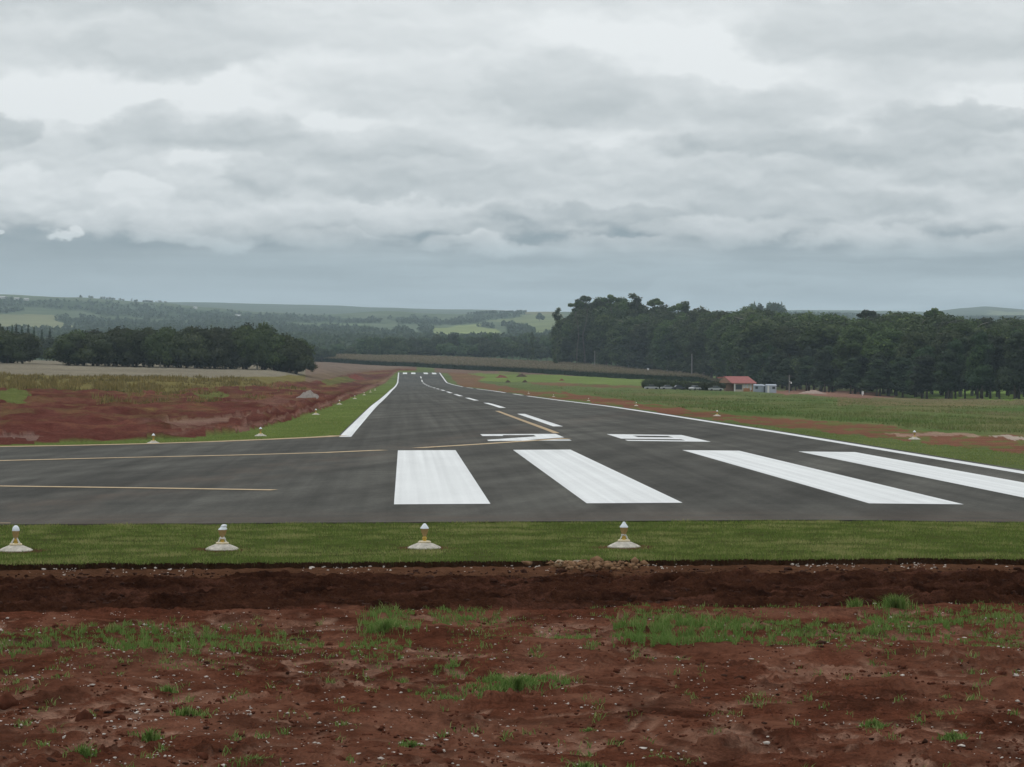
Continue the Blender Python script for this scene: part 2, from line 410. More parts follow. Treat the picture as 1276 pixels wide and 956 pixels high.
def paint_mat(name, c, wear=0.2):
    m, t, b, o = new_mat(name)
    pos = t.node('ShaderNodeNewGeometry').outputs['Position']
    st = t.noise(t.vmath('MULTIPLY', pos, (4.5, .02, 0)), 1.0, 2.0, 0.5)
    n = t.noise(pos, 5.0, 6.0, 0.7); n2 = t.noise(t.vmath('MULTIPLY', pos, (1, .3, 1)), .6, 3.0, 0.6)
    f = t.math('MULTIPLY', t.mr(st, .35, .65, .86, 1.0), t.math('MULTIPLY', t.mr(n, .3, .7, .94, 1.03), t.mr(n2, .3, .7, .94, 1.03)))
    cs = t.node('ShaderNodeVectorMath', {0: c}, operation='SCALE'); t.l.new(f, cs.inputs['Scale'])
    cc = t.mix(t.mr(t.noise(pos, 22.0, 5.0, .7), .60, .72, 0, wear, True), cs.outputs[0], (.12, .11, .10))
    setin(t, b, 'Base Color', cc); setin(t, b, 'Roughness', 0.75); setin(t, b, 'Specular IOR Level', 0.25)
    return m
M_white = paint_mat('white_road_paint', (.76, .78, .77))
M_yel = paint_mat('ochre_road_paint', (.52, .39, .23), 0.4)
M_yelb = paint_mat('yellow_road_paint', (.44, .32, .18), 0.35)

def foliage_mat(name, c1, c2, c3, transl=0.25):
    m, t, b, o = new_mat(name)
    a = t.node('ShaderNodeAttribute', attribute_name='tone').outputs['Fac']
    rnd = t.node('ShaderNodeObjectInfo').outputs['Random']
    c = t.ramp(a, [(0.0, c1), (0.5, c2), (1.0, c3)])
    hs = t.node('ShaderNodeHueSaturation', {'Hue': t.mr(rnd, 0, 1, .485, .515), 'Saturation': t.mr(rnd, 0, 1, .85, 1.1), 'Value': t.mr(rnd, 0, 1, .62, 1.42), 'Color': c})
    setin(t, b, 'Base Color', hs.outputs[0]); setin(t, b, 'Roughness', 0.7); setin(t, b, 'Specular IOR Level', 0.15)
    tr = t.node('ShaderNodeBsdfTranslucent', {'Color': hs.outputs[0]})
    mx = t.node('ShaderNodeMixShader', {0: transl, 1: b.outputs[0], 2: tr.outputs[0]})
    t.l.new(mx.outputs[0], o.inputs[0])
    return m
M_fol = foliage_mat('grove_foliage', (.034, .046, .020), (.056, .074, .028), (.105, .125, .046))
M_euc = foliage_mat('eucalyptus_foliage', (.036, .052, .018), (.066, .094, .031), (.125, .160, .054))
M_pine = foliage_mat('pine_foliage', (.022, .038, .018), (.038, .062, .026), (.072, .105, .040))
M_far = foliage_mat('far_foliage', (.042, .064, .034), (.068, .098, .046), (.110, .145, .062))
M_bark = simple('bark', (.11, .095, .078), .9, .1, .3, 6.0)
M_pale_bark = simple('pale_bark', (.33, .31, .27), .85, .1, .3, 5.0)
def grass_mat(name, dark, light, dry):
    m, t, b, o = new_mat(name)
    a = t.node('ShaderNodeAttribute', attribute_name='tone').outputs['Fac']
    c = t.ramp(a, [(0.0, dark), (0.6, light), (1.0, dry)])
    setin(t, b, 'Base Color', c); setin(t, b, 'Roughness', 0.75); setin(t, b, 'Specular IOR Level', 0.10)
    tr = t.node('ShaderNodeBsdfTranslucent', {'Color': c})
    mx = t.node('ShaderNodeMixShader', {0: 0.3, 1: b.outputs[0], 2: tr.outputs[0]}); t.l.new(mx.outputs[0], o.inputs[0])
    return m
M_lawn = grass_mat('verge_grass_blades', (.095, .148, .030), (.172, .232, .056), (.33, .32, .13))
M_tuft = grass_mat('weed_blades', (.080, .150, .030), (.150, .240, .060), (.30, .33, .13))
M_meadow = grass_mat('meadow_blades', (.080, .135, .036), (.150, .180, .065), (.26, .225, .125))
M_straw = grass_mat('dry_weed_blades', (.09, .08, .035), (.18, .145, .055), (.27, .21, .09))
M_maize = grass_mat('maize_leaves', (.024, .048, .016), (.07, .095, .032), (.27, .215, .15))

# ------------------------------------------------------------------ ground sheet
GREEN = (.125, .165, .050); MEADOW = (.120, .150, .060); DIRT = (.118, .046, .036); REDR = (.190, .094, .062)
DRYF = (.215, .190, .140); WEED = (.165, .140, .055); LIME = (.155, .205, .060); PATH = (.175, .122, .092); TANP = (.34, .24, .185)
def build_ground():
    pxs = np.arange(-260, 1537, 2.0)
    azs = (pxs - 503) / F
    left = -np.geomspace(abs(azs[0]) + .01, math.pi, 34)[::-1]; right = np.geomspace(azs[-1] + .01, math.pi, 34)[:-1]
    azs = np.concatenate([left[1:], azs, right])          # closed ring
    rs = [3, 8, 12]
    v = F * CH / 13.5
    while v > 49: rs.append(F * CH / v); v -= 0.95
    r = rs[-1]
    while r < 1400: r *= 1.0095; rs.append(r)
    rs = np.array(sorted([q for q in rs if not (31.35 < q < 33.2 or 25.6 < q < 30.2)] + list(np.arange(31.35, 33.2, .03)) + list(np.arange(25.6, 30.2, .035)))); nr, nc = len(rs), len(azs)
    A, RR = np.meshgrid(azs, rs)
    X = RR * np.sin(A); Y = RR * np.cos(A)
    Z = Hbase(X, Y)
    s = 503 + F * A
    py = 462 - (Z - CH) * F / RR + ROLL * (s - CX)
    px = s
    d = RR
    # ---- cover
    wx = fbm(px / 22, py / 7, 11, 4) ; wy = fbm(px / 30, py / 9, 23, 4)
    far = sstep(60, 110, d)
    ex = px + wx * 9 * far; ey = py + wy * 2.2 * sstep(465, 500, py) + wy * .5
    C = np.zeros(px.shape + (3,)); C[:] = MEADOW
    def paint(mask, c, k=1.0):
        mk = (mask * k)[..., None] if not isinstance(mask, tuple) else mask
        C[:] = C * (1 - mk) + np.array(c) * mk
    def P_(poly): return inpoly(ex, ey, poly).astype(float)
    front = (d > 41)
    lft = (px < 520) & front
    # left field, weeds, earthworks
    paint(lft & (py < 620), DRYF)
    upW = np.interp(px, [-300, 0, 150, 250, 340, 400, 440, 480], [466, 467, 469, 470, 469, 465, 461, 458])
    upD = np.interp(px, [-300, 0, 60, 170, 260, 330, 400, 440, 470, 500], [484, 485, 487, 490, 484, 479, 472, 463, 459, 457])
    paint((ey > upW) & lft, WEED)
    paint((ey > upD) & lft, DIRT)
    mixn = sstep(.05, .45, fbm(px / 40, py / 4.5, 5, 4))
    band = ((ey > upD) & (ey < upD + 20) & lft) * sstep(60, 220, px + 70 * wx)
    paint(band * mixn, (.19, .13, .055), .8)
    mix2 = sstep(.1, .5, fbm(px / 60, py / 5, 77, 4))
    paint(((ey > upD) & (ey < 535) & (px < 260) & lft) * mix2, (.13, .095, .045), .5)
    paint(((ey > upD) & (ey < 545) & lft) * sstep(.1, .5, fbm(px / 60, py / 3.2, 99, 4)), (.08, .026, .02), .6)
    paint(((ey > upD) & (ey < 540) & lft) * sstep(.0, .5, fbm(px / 80, py / 4.0, 199, 4)), (.185, .085, .055), .5)
    paint(((ey > upD) & (ey < 520) & lft) * sstep(.1, .6, fbm(px / 40, py / 2.6, 299, 4)), (.155, .115, .05), .4)
    paint(P_([(-60, 488), (20, 487), (46, 492), (40, 500), (-60, 500)]), GREEN, .8)
    paint(P_([(238, 490), (270, 488), (290, 496), (262, 499)]), GREEN, .7)
    paint(P_([(400, 473), (430, 469), (448, 472), (430, 478), (405, 480)]), GREEN, .6)
    paint(P_([(205, 527), (240, 519), (292, 520), (275, 529), (230, 536)]), TANP, .3)
    paint(P_([(-80, 541), (50, 541), (62, 545), (40, 548), (-80, 548)]), (.22, .15, .125), .7)
    paint(P_([(290, 500), (350, 497), (376, 501), (330, 508)]), (.20, .12, .095), .35)
    # ruts running beside the verge
    vb = [(-300, 563), (0, 552), (100, 549), (190, 546), (250, 543), (300, 538), (330, 532), (370, 520), (410, 507), (440, 494), (465, 484), (480, 477), (490, 467), (497, 461)]
    vby = np.interp(px, [p[0] for p in vb], [p[1] for p in vb])
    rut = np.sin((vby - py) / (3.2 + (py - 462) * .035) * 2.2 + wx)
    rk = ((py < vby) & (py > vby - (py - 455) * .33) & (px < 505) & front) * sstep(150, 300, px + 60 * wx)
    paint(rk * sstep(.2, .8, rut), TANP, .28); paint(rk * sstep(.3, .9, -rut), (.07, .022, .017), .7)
    rp = (px > 380) & (px < 520) & (py < upD + 2) & (py > 450)
    paint(rp * 1.0, PATH, .8)
    paint(lft & (py > vby), GREEN)
    # right side
    rgt = (px >= 503) & front
    paint(P_([(540, 455), (700, 460), (900, 470), (900, 480), (700, 469), (545, 464)]) * rgt, PATH)
    paint(P_([(556, 466), (600, 464.5), (800, 470), (870, 474), (870, 481), (810, 480), (700, 476), (600, 474)]) * rgt, LIME)
    paint(P_([(552, 464), (575, 464), (610, 469), (590, 474), (640, 484), (700, 489), (760, 497), (760, 505), (690, 497), (630, 489), (590, 482), (560, 474)]) * rgt, REDR, .8)
    paint(P_([(655, 475.5), (760, 478.5), (835, 482), (835, 485), (740, 481.5), (660, 478)]) * rgt, REDR, .75)
    paint(P_([(700, 486), (760, 495), (800, 502), (860, 510), (930, 516), (1000, 523), (1060, 527), (1110, 531), (1150, 535), (1200, 538), (1276, 541), (1600, 556),
              (1600, 590), (1276, 563), (1200, 555), (1140, 549), (1050, 540), (950, 529), (880, 521), (800, 510), (740, 503), (700, 497)]) * rgt, REDR)
    paint(((px > 620) & (px < 1600) & (py < 566) & rgt & (np.abs(C - np.array(REDR)).sum(-1) < .1)) * sstep(.1, .35, fbm(px / 34, py / 3.5, 131, 4)), (.125, .145, .052), .85)
    paint(P_([(1100, 538), (1180, 536), (1216, 539), (1190, 542), (1110, 543)]) * rgt, TANP, .7)
    paint(P_([(1222, 541), (1276, 543), (1400, 550), (1400, 553), (1260, 547)]) * rgt, (.42, .36, .30), .8)
    vr = fbm(px / 120, py / 7, 31, 3)
    mead = (rgt & (px > 760) & (ey < np.interp(px, [700, 800, 930, 1060, 1150, 1276], [486, 502, 516, 527, 535, 541])) & (py > 480)) * 1.0
    paint(mead * sstep(0, .6, vr), (.165, .155, .075), .7)
    paint(mead * sstep(.1, .7, -vr), (.075, .130, .038), .6)
    paint(((px > 1040) & (py > 495) & (ey < 505) & rgt) * 1.0, (.19, .135, .08), .6)
    paint(P_([(955, 484), (1060, 487), (1120, 492), (1090, 496), (1020, 493), (960, 490)]) * rgt, (.24, .13, .10), .9)
    paint(P_([(1080, 475), (1400, 475), (1400, 496), (1130, 496)]) * rgt, (.15, .22, .05), .9)
    paint(P_([(845, 460), (890, 464), (905, 480), (860, 482)]) * rgt, (.15, .19, .07), .9)
    # near foreground
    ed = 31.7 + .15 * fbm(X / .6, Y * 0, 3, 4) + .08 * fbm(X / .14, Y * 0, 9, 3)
    strip = (d <= 41) & (Y > ed); paint(strip * 1.0, (.075, .085, .028))
    for q in (20.5, 278, 530, 778.5): paint(sstep(.55, .3, np.hypot(X - xof(q, 34.1), Y - 34.1) + .15 * fbm(X / .3, Y / .3, 98, 3)), (.10, .055, .03))
    fg = (Y <= ed)
    paint(fg * 1.0, (.098, .036, .021))
    shelf = fg & (Y > 29.6 + .25 * fbm(X / .8, Y, 41, 3)); paint(shelf * 1.0, (.090, .044, .025))
    fur = (fg & (Y <= 29.8 + .25 * fbm(X / .8, Y, 41, 3)) & (Y > 25.9 + .12 * fbm(X / 1.2, Y * 0, 43, 3)))
    paint(fur * 1.0, (.046, .0195, .0115))
    paint(fur * sstep(.0, .5, fbm(X / .7, Y / .16, 95, 4)), (.022, .0095, .006), .8); paint(fur * sstep(.15, .6, fbm(X / .9 + 4, Y / .2, 96, 4)), (.085, .037, .024), .7)
    cut = (Y < ed + .03) & (Y > ed - .12); paint(cut * 1.0, (.030, .016, .009))  # dark root soil, with the shade of the undercut painted in
    cwx = X + .5 * fbm(X / .9, Y / .9, 85, 3) + .12 * Y; cwy = Y + .6 * fbm(X / .8 + 3, Y / .8, 86, 3)
    chn = np.maximum(sstep(.17, .03, np.abs(perlin(cwx / .95 + 5, cwy / 1.5, 78))), .8 * sstep(.15, .02, np.abs(perlin(cwx / .5 + 15, cwy / .8, 88))) * sstep(.1, .4, fbm(X / 1.6, Y / 1.6, 89, 2)))
    chn = chn * sstep(-.55, -.05, fbm(X / 2.2, Y / 2.2, 79, 2)) * (Y < 25.3) * (.65 + .5 * fbm(X / .25, Y / .25, 87, 3))
    chn = np.clip(chn, 0, 1)
    
    paint(fg * (Y < 25.6) * sstep(.15, .55, fbm(X / .8, Y / .5, 83, 5)), (.045, .018, .011), .7)
    paint(fg * (Y < 25.6) * sstep(.05, .5, fbm(X / 1.9 + 9, Y / 1.0, 84, 5)), (.165, .075, .048), .6)
    paint(fg * chn, (.290, .170, .120), .9)
    wash = fg & ~shelf & ~fur & (Y < 26)
    # ---- relief
    nse = np.zeros_like(Z)
    off = np.maximum(np.maximum(-8 - X, X - 22), 0)
    k = sstep(0, 10, off) * sstep(85, 110, d)
    nse += k * (.22 * fbm(X / 18, Y / 30, 51, 3) + .10 * fbm(X / 3.5, Y / 6, 52, 3))
    dirtk = (np.abs(C - np.array(DIRT)).sum(-1) < .12) & (px < 500) & (d > 85)
    nse += dirtk * (.20 * fbm(X / 3.0, Y / 4, 53, 4) + .25 * np.abs(fbm(X / 6, Y / 9, 54, 3)) + rk * .22 * rut * sstep(90, 130, d))
    # foreground
    step = sstep(0, .035, ed - Y)
    nse += -step * .045 - .045 * step * sstep(.38, .14, ed - Y)
    tk = sstep(0, .5, ed - Y)
    nse += tk * (.012 * fbm(X / .22, Y / .22, 61, 4))
    zone = sstep(30.0, 29.6, Y) * sstep(25.7, 26.1, Y)
    wob = .14 * fbm(X / 3.5, Y / 3.5, 63, 2) + .03 * fbm(X / .5, Y / 2, 62, 2)
    ph = ((Y + wob - 25.85) / .95) % 1.0; saw = sstep(0, .10, ph) * (1 - sstep(.35, 1, ph) * .9)
    amp = .7 + .3 * sstep(-.4, .4, fbm(X / 2.2, Y / .9, 68, 3))
    nse += zone * (.17 * saw * amp - .12 + .070 * fbm(X / .75, Y / .16, 65, 5) + .05 * np.abs(fbm(X / .16, Y / .12, 66, 3)))
    near = sstep(26.2, 25.4, Y)
    nse += near * (.06 * fbm(X / 2.2, Y / 1.5, 71, 3) + .022 * fbm(X / .5, Y / .4, 73, 4))
    cl = fbm(X / .16, Y / .16, 75, 3); clm = sstep(-.1, .5, fbm(X / 1.4, Y / 1.4, 76, 3))
    nse += near * clm * .045 * sstep(.2, .7, cl) - near * .025 * chn
    # recess below the asphalt
    def far_edge(x): return np.interp(x, TX, TYe)
    inrw = (X > XL + .15) & (X < XR - .15) & (Y > Y0 + .15) & (Y < YEND - 3)
    intw = (X <= XL + .3) & (X > -58) & (Y > Y0 + .15) & (Y < far_edge(X) - .3)
    Zf = Z + nse - 0.25 * (inrw | intw)
    # keep the verge beside the asphalt below its surface edge
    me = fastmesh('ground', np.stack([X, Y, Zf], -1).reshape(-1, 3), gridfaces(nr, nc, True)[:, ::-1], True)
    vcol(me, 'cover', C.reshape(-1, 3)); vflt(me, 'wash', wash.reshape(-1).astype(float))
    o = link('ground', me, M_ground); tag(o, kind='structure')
    return Hfull
def fgrelief(X, Y):
    X = np.asarray(X, float); Y = np.asarray(Y, float)
    near = sstep(26.2, 25.4, Y)
    ed = 31.7
    return near * (.06 * fbm(X / 2.2, Y / 1.5, 71, 3) + .022 * fbm(X / .5, Y / .4, 73, 4)) - .045 * sstep(0, .1, ed - Y)
def Hfull(X, Y): return Hbase(X, Y) + fgrelief(X, Y)
# far edge of the taxiway (its curve flows into the runway edge)
tw = [ground(p[0], p[1]) for p in [(0, 557), (90, 555.6), (188, 553.3), (267, 550.8), (335, 548), (400, 545), (421, 543.3)]]
TX = [-60, -30] + [p[0] for p in tw]; TYe = [62, 70.5] + [p[1] for p in tw]
TX[-1] = XL; TX = np.array(TX); TYe = np.array(TYe)
build_ground()

# ------------------------------------------------------------------ runway and taxiway
def build_runway():
    V_, F_ = [], []
    def grid(xs, rows):
        o = len(V_)
        for rw in rows:
            for x, y in zip(xs, rw): V_.append((x, y, float(Zr(x, y)) + .02))
        n = len(xs)
        for i in range(len(rows) - 1):
            for j in range(n - 1): F_.append((o + i * n + j, o + i * n + j + 1, o + (i + 1) * n + j + 1, o + (i + 1) * n + j))
    xs = [XL, 0, 3, CEN, 10, 13, XR]
    ys = [Y0] + list(np.arange(40, 1060.1, 10))
    edge = lambda x: 0.05 * float(perlin(x * .8, 0, 5))
    grid(xs, [[(y if k else Y0 + edge(x)) for x in xs] for k, y in enumerate(ys)])
    xs2 = sorted(set(list(np.linspace(-60, XL, 60)) + list(TX)))
    fr = np.linspace(0, 1, 9)
    grid(xs2, [[Y0 + edge(x) * (1 - f) + (float(np.interp(x, TX, TYe)) - Y0) * f for x in xs2] for f in fr])
    # skirt at the near edge
    o = len(V_); xa = list(np.linspace(-60, XR, 150))
    for x in xa:
        V_.append((x, Y0 + edge(x), float(Zr(x, Y0)) + .019)); V_.append((x, Y0 + edge(x) - .03, float(Zr(x, Y0)) - .06))
    for i in range(len(xa) - 1): F_.append((o + 2 * i + 1, o + 2 * i + 3, o + 2 * i + 2, o + 2 * i))
    me = bpy.data.meshes.new('runway'); me.from_pydata(V_, [], F_); me.update()
    tag(link('runway', me, M_asph), kind='structure')
build_runway()
def decal(name, polys, mat, lift=.006, sub=10.0):
    """flat painted sheets draped on the asphalt; polygons are convex in plan"""
    V_, F_ = [], []
    for poly in polys:
        bm = bmesh.new(); vs_ = [bm.verts.new((x, y, 0)) for x, y in poly]; bm.faces.new(vs_)
        y0 = min(p[1] for p in poly); y1 = max(p[1] for p in poly)
        for yy in np.arange(math.ceil(y0 / 10) * 10, y1, 10):
            bmesh.ops.bisect_plane(bm, geom=bm.verts[:] + bm.edges[:] + bm.faces[:], plane_co=(0, yy, 0), plane_no=(0, 1, 0), dist=1e-5)
        bmesh.ops.bisect_plane(bm, geom=bm.verts[:] + bm.edges[:] + bm.faces[:], plane_co=(CEN, 0, 0), plane_no=(1, 0, 0), dist=1e-5)
        bm.normal_update(); bm.verts.index_update(); o = len(V_)
        for v in bm.verts: V_.append((v.co.x, v.co.y, float(Zr(v.co.x, v.co.y)) + .02 + lift))
        for f in bm.faces:
            idx = [v.index + o for v in f.verts]
            F_.append(idx if f.normal.z > 0 else idx[::-1])
        bm.free()
    me = bpy.data.meshes.new(name); me.from_pydata(V_, [], F_); me.update()
    return tag(link(name, me, mat), kind='structure')
def rect(x0, x1, y0, y1): return [(x0, y0), (x1, y0), (x1, y1), (x0, y1)]
for x in (-.17, 3.43, 8.75, 12.42): decal('threshold_stripe', [rect(x, x + 1.8, 44.9, 75.3)], M_white)
for x in (-.35, 3.25, 8.65, 12.25): decal('threshold_stripe', [rect(x, x + 1.8, 1028, 1057)], M_white)
decal('edge_line', [rect(-2.42, -1.97, 91, 1058)], M_white)
decal('edge_line', [rect(15.5, 15.95, 40, 305), rect(15.5, 15.95, 318, 345), rect(15.5, 15.95, 372, 520), rect(15.5, 15.95, 545, 600), rect(15.5, 15.95, 640, 1058)], M_white)
for y in np.arange(107, 1000, 60):
    decal('centre_line_dash', [rect(CEN - .2, CEN + .25, y, min(y + 34, 1025))], M_white)
def strokes(x0, y0, segs): return [rect(x0 + a, x0 + b, y0 + c, y0 + d) for a, b, c, d in segs]
# runway number 29: each digit 3 m wide, 9 m long
two = strokes(3.0, 85, [(0, 2.95, 0, 1.3), (0, 2.95, 7.5, 9.0), (2.0, 2.95, 5.6, 7.5), (0, .8, 6.4, 7.5)])
two.append([(3.0, 86.3), (4.5, 86.3), (5.95, 89.0), (5.95, 90.6), (5.0, 90.6)])
decal('runway_number', two, M_white)
nine = strokes(7.95, 85, [(0, 2.95, 0, 1.3), (0, 2.95, 7.2, 9.0), (0, 2.2, 2.75, 5.1), (0, .85, 5.1, 7.2), (2.2, 2.95, 1.3, 7.2)])
decal('runway_number', nine, M_white)
def line_px(name, pts, wid, mat, world=False, lift=.010):
    g = pts if world else [ground(*p) for p in pts]
    polys = []
    for (a, b) in zip(g[:-1], g[1:]):
        d = Vector((b[0] - a[0], b[1] - a[1])); n = Vector((-d.y, d.x)).normalized() * wid / 2
        polys.append([(a[0] + n.x, a[1] + n.y), (a[0] - n.x, a[1] - n.y), (b[0] - n.x, b[1] - n.y), (b[0] + n.x, b[1] + n.y)])
    return decal(name, polys, mat, lift)
line_px('taxiway_line', [(-200, 578.5), (0, 575.3), (150, 571.5), (280, 568.7), (400, 565.3), (478, 562.0)], .46, M_yel)
line_px('taxiway_line', [(520, 559.3), (597, 554.6), (650, 551.0), (706, 547.2)], .45, M_yel)
line_px('taxiway_line', [(-200, 604.5), (0, 607.3), (188, 609.8), (342, 612.3)], .38, M_yel)
line_px('taxiway_line', [(6.05, 95), (5.98, 120), (5.9, 152)], .26, M_yelb, True)
line_px('taxiway_edge_line', [(x, y - .55) for x, y in zip(TX[:-1], TYe[:-1])] + [(XL + .1, float(TYe[-1]) - .5)], .75, M_yelb, True)
line_px('taxiway_edge_line', [(-60, Y0 + .22), (-6.45, Y0 + .22)], .12, M_yelb, True)

# ------------------------------------------------------------------ far hills
HD = np.log(np.array([1330, 1700, 2300, 3000, 3800, 4600, 5600, 8000, 9500.]))
HC = [-300, 0, 100, 200, 260, 330, 400, 480, 560, 620, 690, 760, 900, 1000, 1100, 1150, 1200, 1220, 1276, 1600]
HYt = {  # picture row of the slope at each distance
    -300: [452, 444, 426, 407, 388, 369, 372, 378, 400], 0: [452, 442, 425, 407, 388, 368.5, 371, 376, 400], 100: [450, 441, 425, 408, 390, 371.5, 375, 377, 400],
    200: [449, 440, 425, 409, 393, 377.5, 381, 377.5, 400], 260: [449, 440, 425, 409, 395, 383.5, 386, 377, 400], 330: [449, 441, 426, 411, 399, 388.5, 391, 378.5, 400],
    400: [448, 441, 427, 413, 402, 391.5, 394, 380, 400], 480: [447, 440, 427, 413, 400, 388, 391, 382.5, 400], 560: [447, 440, 427, 413, 402, 391.5, 393, 385, 400],
    620: [449, 441, 427, 412, 400, 389.5, 392, 386, 400], 690: [451, 442, 427, 410, 397, 387.5, 391, 389, 400], 760: [453, 444, 428, 411, 400, 388, 391, 389, 400],
    900: [460, 448, 430, 412, 400, 390, 392, 389, 400], 1000: [466, 452, 432, 414, 402, 391, 392, 386, 400], 1100: [470, 454, 433, 414, 403, 394, 394, 387.5, 400],
    1150: [470, 454, 433, 415, 404, 396, 396, 388.5, 400], 1200: [470, 454, 433, 415, 404, 396, 395, 384.5, 400], 1220: [470, 454, 433, 415, 404, 396, 395, 383, 400],
    1276: [470, 454, 433, 415, 404, 396, 395, 387, 400], 1600: [470, 454, 433, 415, 404, 396, 395, 388, 400]}
HY = np.array([HYt[c] for c in HC], float); HCa = np.array(HC, float)
def Hhill(X, Y):
    s, r = polar(X, Y)
    sc = np.clip(s, HCa[0], HCa[-1]); ld = np.clip(np.log(r), HD[0], HD[-1])
    ci = np.clip(np.searchsorted(HCa, sc) - 1, 0, len(HCa) - 2); cf = (sc - HCa[ci]) / (HCa[ci + 1] - HCa[ci]); cf = cf * cf * (3 - 2 * cf) * .6 + cf * .4
    di = np.clip(np.searchsorted(HD, ld) - 1, 0, len(HD) - 2); df = (ld - HD[di]) / (HD[di + 1] - HD[di]); df = df * .4 + .6 * df * df * (3 - 2 * df)
    y = (HY[ci, di] * (1 - df) + HY[ci, di + 1] * df) * (1 - cf) + (HY[ci + 1, di] * (1 - df) + HY[ci + 1, di + 1] * df) * cf
    y = y + .8 * fbm(sc / 90, ld * 6, 201, 3) * sstep(HD[0], HD[1], ld)
    z = CH - (y - 462 - ROLL * (sc - CX)) * r / F
    k = sstep(1325, 1400, r)
    z = z * k + (Hbase(X, Y) - .3) * (1 - k)
    return z, y
WOODS = [[(-300, 370), (0, 373), (110, 376), (200, 381), (300, 390), (400, 394), (470, 397), (480, 403), (400, 402), (250, 400), (150, 395), (60, 384), (-300, 380)],
         [(70, 398), (110, 397), (200, 402), (330, 403), (380, 408), (400, 416), (300, 419), (180, 415), (100, 408)],
         [(-300, 384), (0, 385), (40, 389), (0, 392), (-300, 390)],
         [(545, 403), (575, 396), (590, 389), (610, 387), (652, 386.5), (651, 394), (605, 400), (560, 405)],
         [(486, 411), (500, 409), (516, 415), (516, 424), (488, 422)], [(519, 407), (538, 407), (540, 414), (524, 417)],
         [(380, 406), (440, 409), (470, 414), (500, 420), (560, 423), (640, 424), (700, 416), (720, 450), (380, 446)],
         [(626, 404), (640, 402), (650, 408), (664, 415), (662, 421), (640, 418)], [(600, 405), (612, 404), (614, 409), (603, 409)],
         [(-300, 413), (60, 413), (400, 419), (400, 450), (-300, 450)],
         [(720, 384), (1600, 400), (1600, 470), (720, 470)], [(480, 396), (520, 393), (550, 397), (550, 405), (500, 404)]]
FIELDS = [([(508, 419), (540, 409), (560, 407), (600, 403), (612, 408), (630, 419), (600, 422), (540, 421)], (.23, .27, .115)),
          ([(462, 415), (470, 411), (492, 411), (490, 416)], (.26, .29, .16)), ([(-300, 391), (75, 393), (88, 402), (112, 411), (-300, 413)], (.21, .22, .12)),
          ([(600, 400), (655, 392), (700, 388), (710, 417), (660, 414), (640, 400)], (.17, .20, .095)), ([(600, 386), (700, 386), (700, 392), (655, 391)], (.20, .19, .11)),
          ([(1225, 388), (1276, 391), (1400, 391), (1400, 400), (1230, 398)], (.22, .25, .14)),
          ([(300, 396), (350, 393), (440, 400), (470, 408), (420, 408), (380, 404)], (.13, .17, .09))]
def build_hills():
    pxs = np.arange(-260, 1537, 4.0); azs = (pxs - 503) / F
    left = -np.geomspace(abs(azs[0]) + .02, math.pi, 30)[::-1]; right = np.geomspace(azs[-1] + .02, math.pi, 30)[:-1]
    azs = np.concatenate([left[1:], azs, right])
    rs = np.concatenate([np.arange(1300, 1420, 8.0), np.geomspace(1425, 9600, 225)])
    A, RR = np.meshgrid(azs, rs); X = RR * np.sin(A); Y = RR * np.cos(A)
    Z, y = Hhill(X, Y); s = 503 + F * A
    ex = s + 8 * fbm(s / 25, y / 4, 301, 3); ey = y + 1.0 * fbm(s / 30, y / 5, 303, 3)
    C = np.zeros(s.shape + (3,)); C[:] = (.120, .150, .092)
    v = sstep(-.4, .5, fbm(s / 90, y / 5, 305, 3))[..., None]; C = C * (1 - v * .5) + np.array((.085, .115, .058)) * v * .5
    for poly, c in FIELDS:
        mk = inpoly(ex, ey, poly)[..., None]; C = np.where(mk, np.array(c), C)
    for poly in WOODS:
        mk = inpoly(ex, ey, poly)[..., None]; C = np.where(mk, np.array((.06, .085, .045)), C)
    me = fastmesh('hills', np.stack([X, Y, Z], -1).reshape(-1, 3), gridfaces(len(rs), len(azs), True)[:, ::-1], True)
    vcol(me, 'cover', C.reshape(-1, 3)); vflt(me, 'wash', np.zeros(X.size))
    m, t, b, o = new_mat('hill_cover')
    pos = t.node('ShaderNodeNewGeometry').outputs['Position']; c = t.node('ShaderNodeAttribute', attribute_name='cover').outputs['Color']
    f = t.math('MULTIPLY', t.mr(t.noise(pos, .012, 5.0, .65), .3, .7, .78, 1.22), t.mr(t.noise(pos, .0022, 4.0, .6), .3, .7, .85, 1.15))
    cs = t.node('ShaderNodeVectorMath', {0: c}, operation='SCALE'); t.l.new(f, cs.inputs['Scale'])
    setin(t, b, 'Base Color', cs.outputs[0]); setin(t, b, 'Roughness', 1.0); setin(t, b, 'Specular IOR Level', 0.0)
    tag(link('hills', me, m), kind='structure')
build_hills()

# ------------------------------------------------------------------ card clouds for foliage
def cards(P, size, nrm=None, aspect=1.5, seed=0):
    """one small leaf-spray quad per point"""
    g = np.random.default_rng(seed); n = len(P)
    a = g.normal(size=(n, 3))
    if nrm is not None: a = a * .7 + nrm
    a /= np.linalg.norm(a, axis=1)[:, None] + 1e-9
    b = np.cross(a, g.normal(size=(n, 3))); b /= np.linalg.norm(b, axis=1)[:, None] + 1e-9
    c = np.cross(a, b); s = (np.asarray(size) * g.uniform(.6, 1.3, n))[:, None]
    V_ = np.stack([P - b * s * .5 * aspect, P - c * s * .42, P + b * s * .5 * aspect, P + c * s * .42], 1).reshape(-1, 3)
    F_ = np.arange(n * 4).reshape(n, 4)
    return V_, F_
def icoshell(c, r, seed, sub=2):
    bm = bmesh.new(); bmesh.ops.create_icosphere(bm, subdivisions=sub, radius=1)
    v = np.array([x.co[:] for x in bm.verts]); f = np.array([[x.index for x in q.verts] for q in bm.faces]); bm.free()
    k = 1 + .22 * perlin(v[:, 0] * 2 + seed * 3.1, v[:, 1] * 2 + v[:, 2] * 1.7, seed)
    return v * k[:, None] * np.array(r) + np.array(c), f
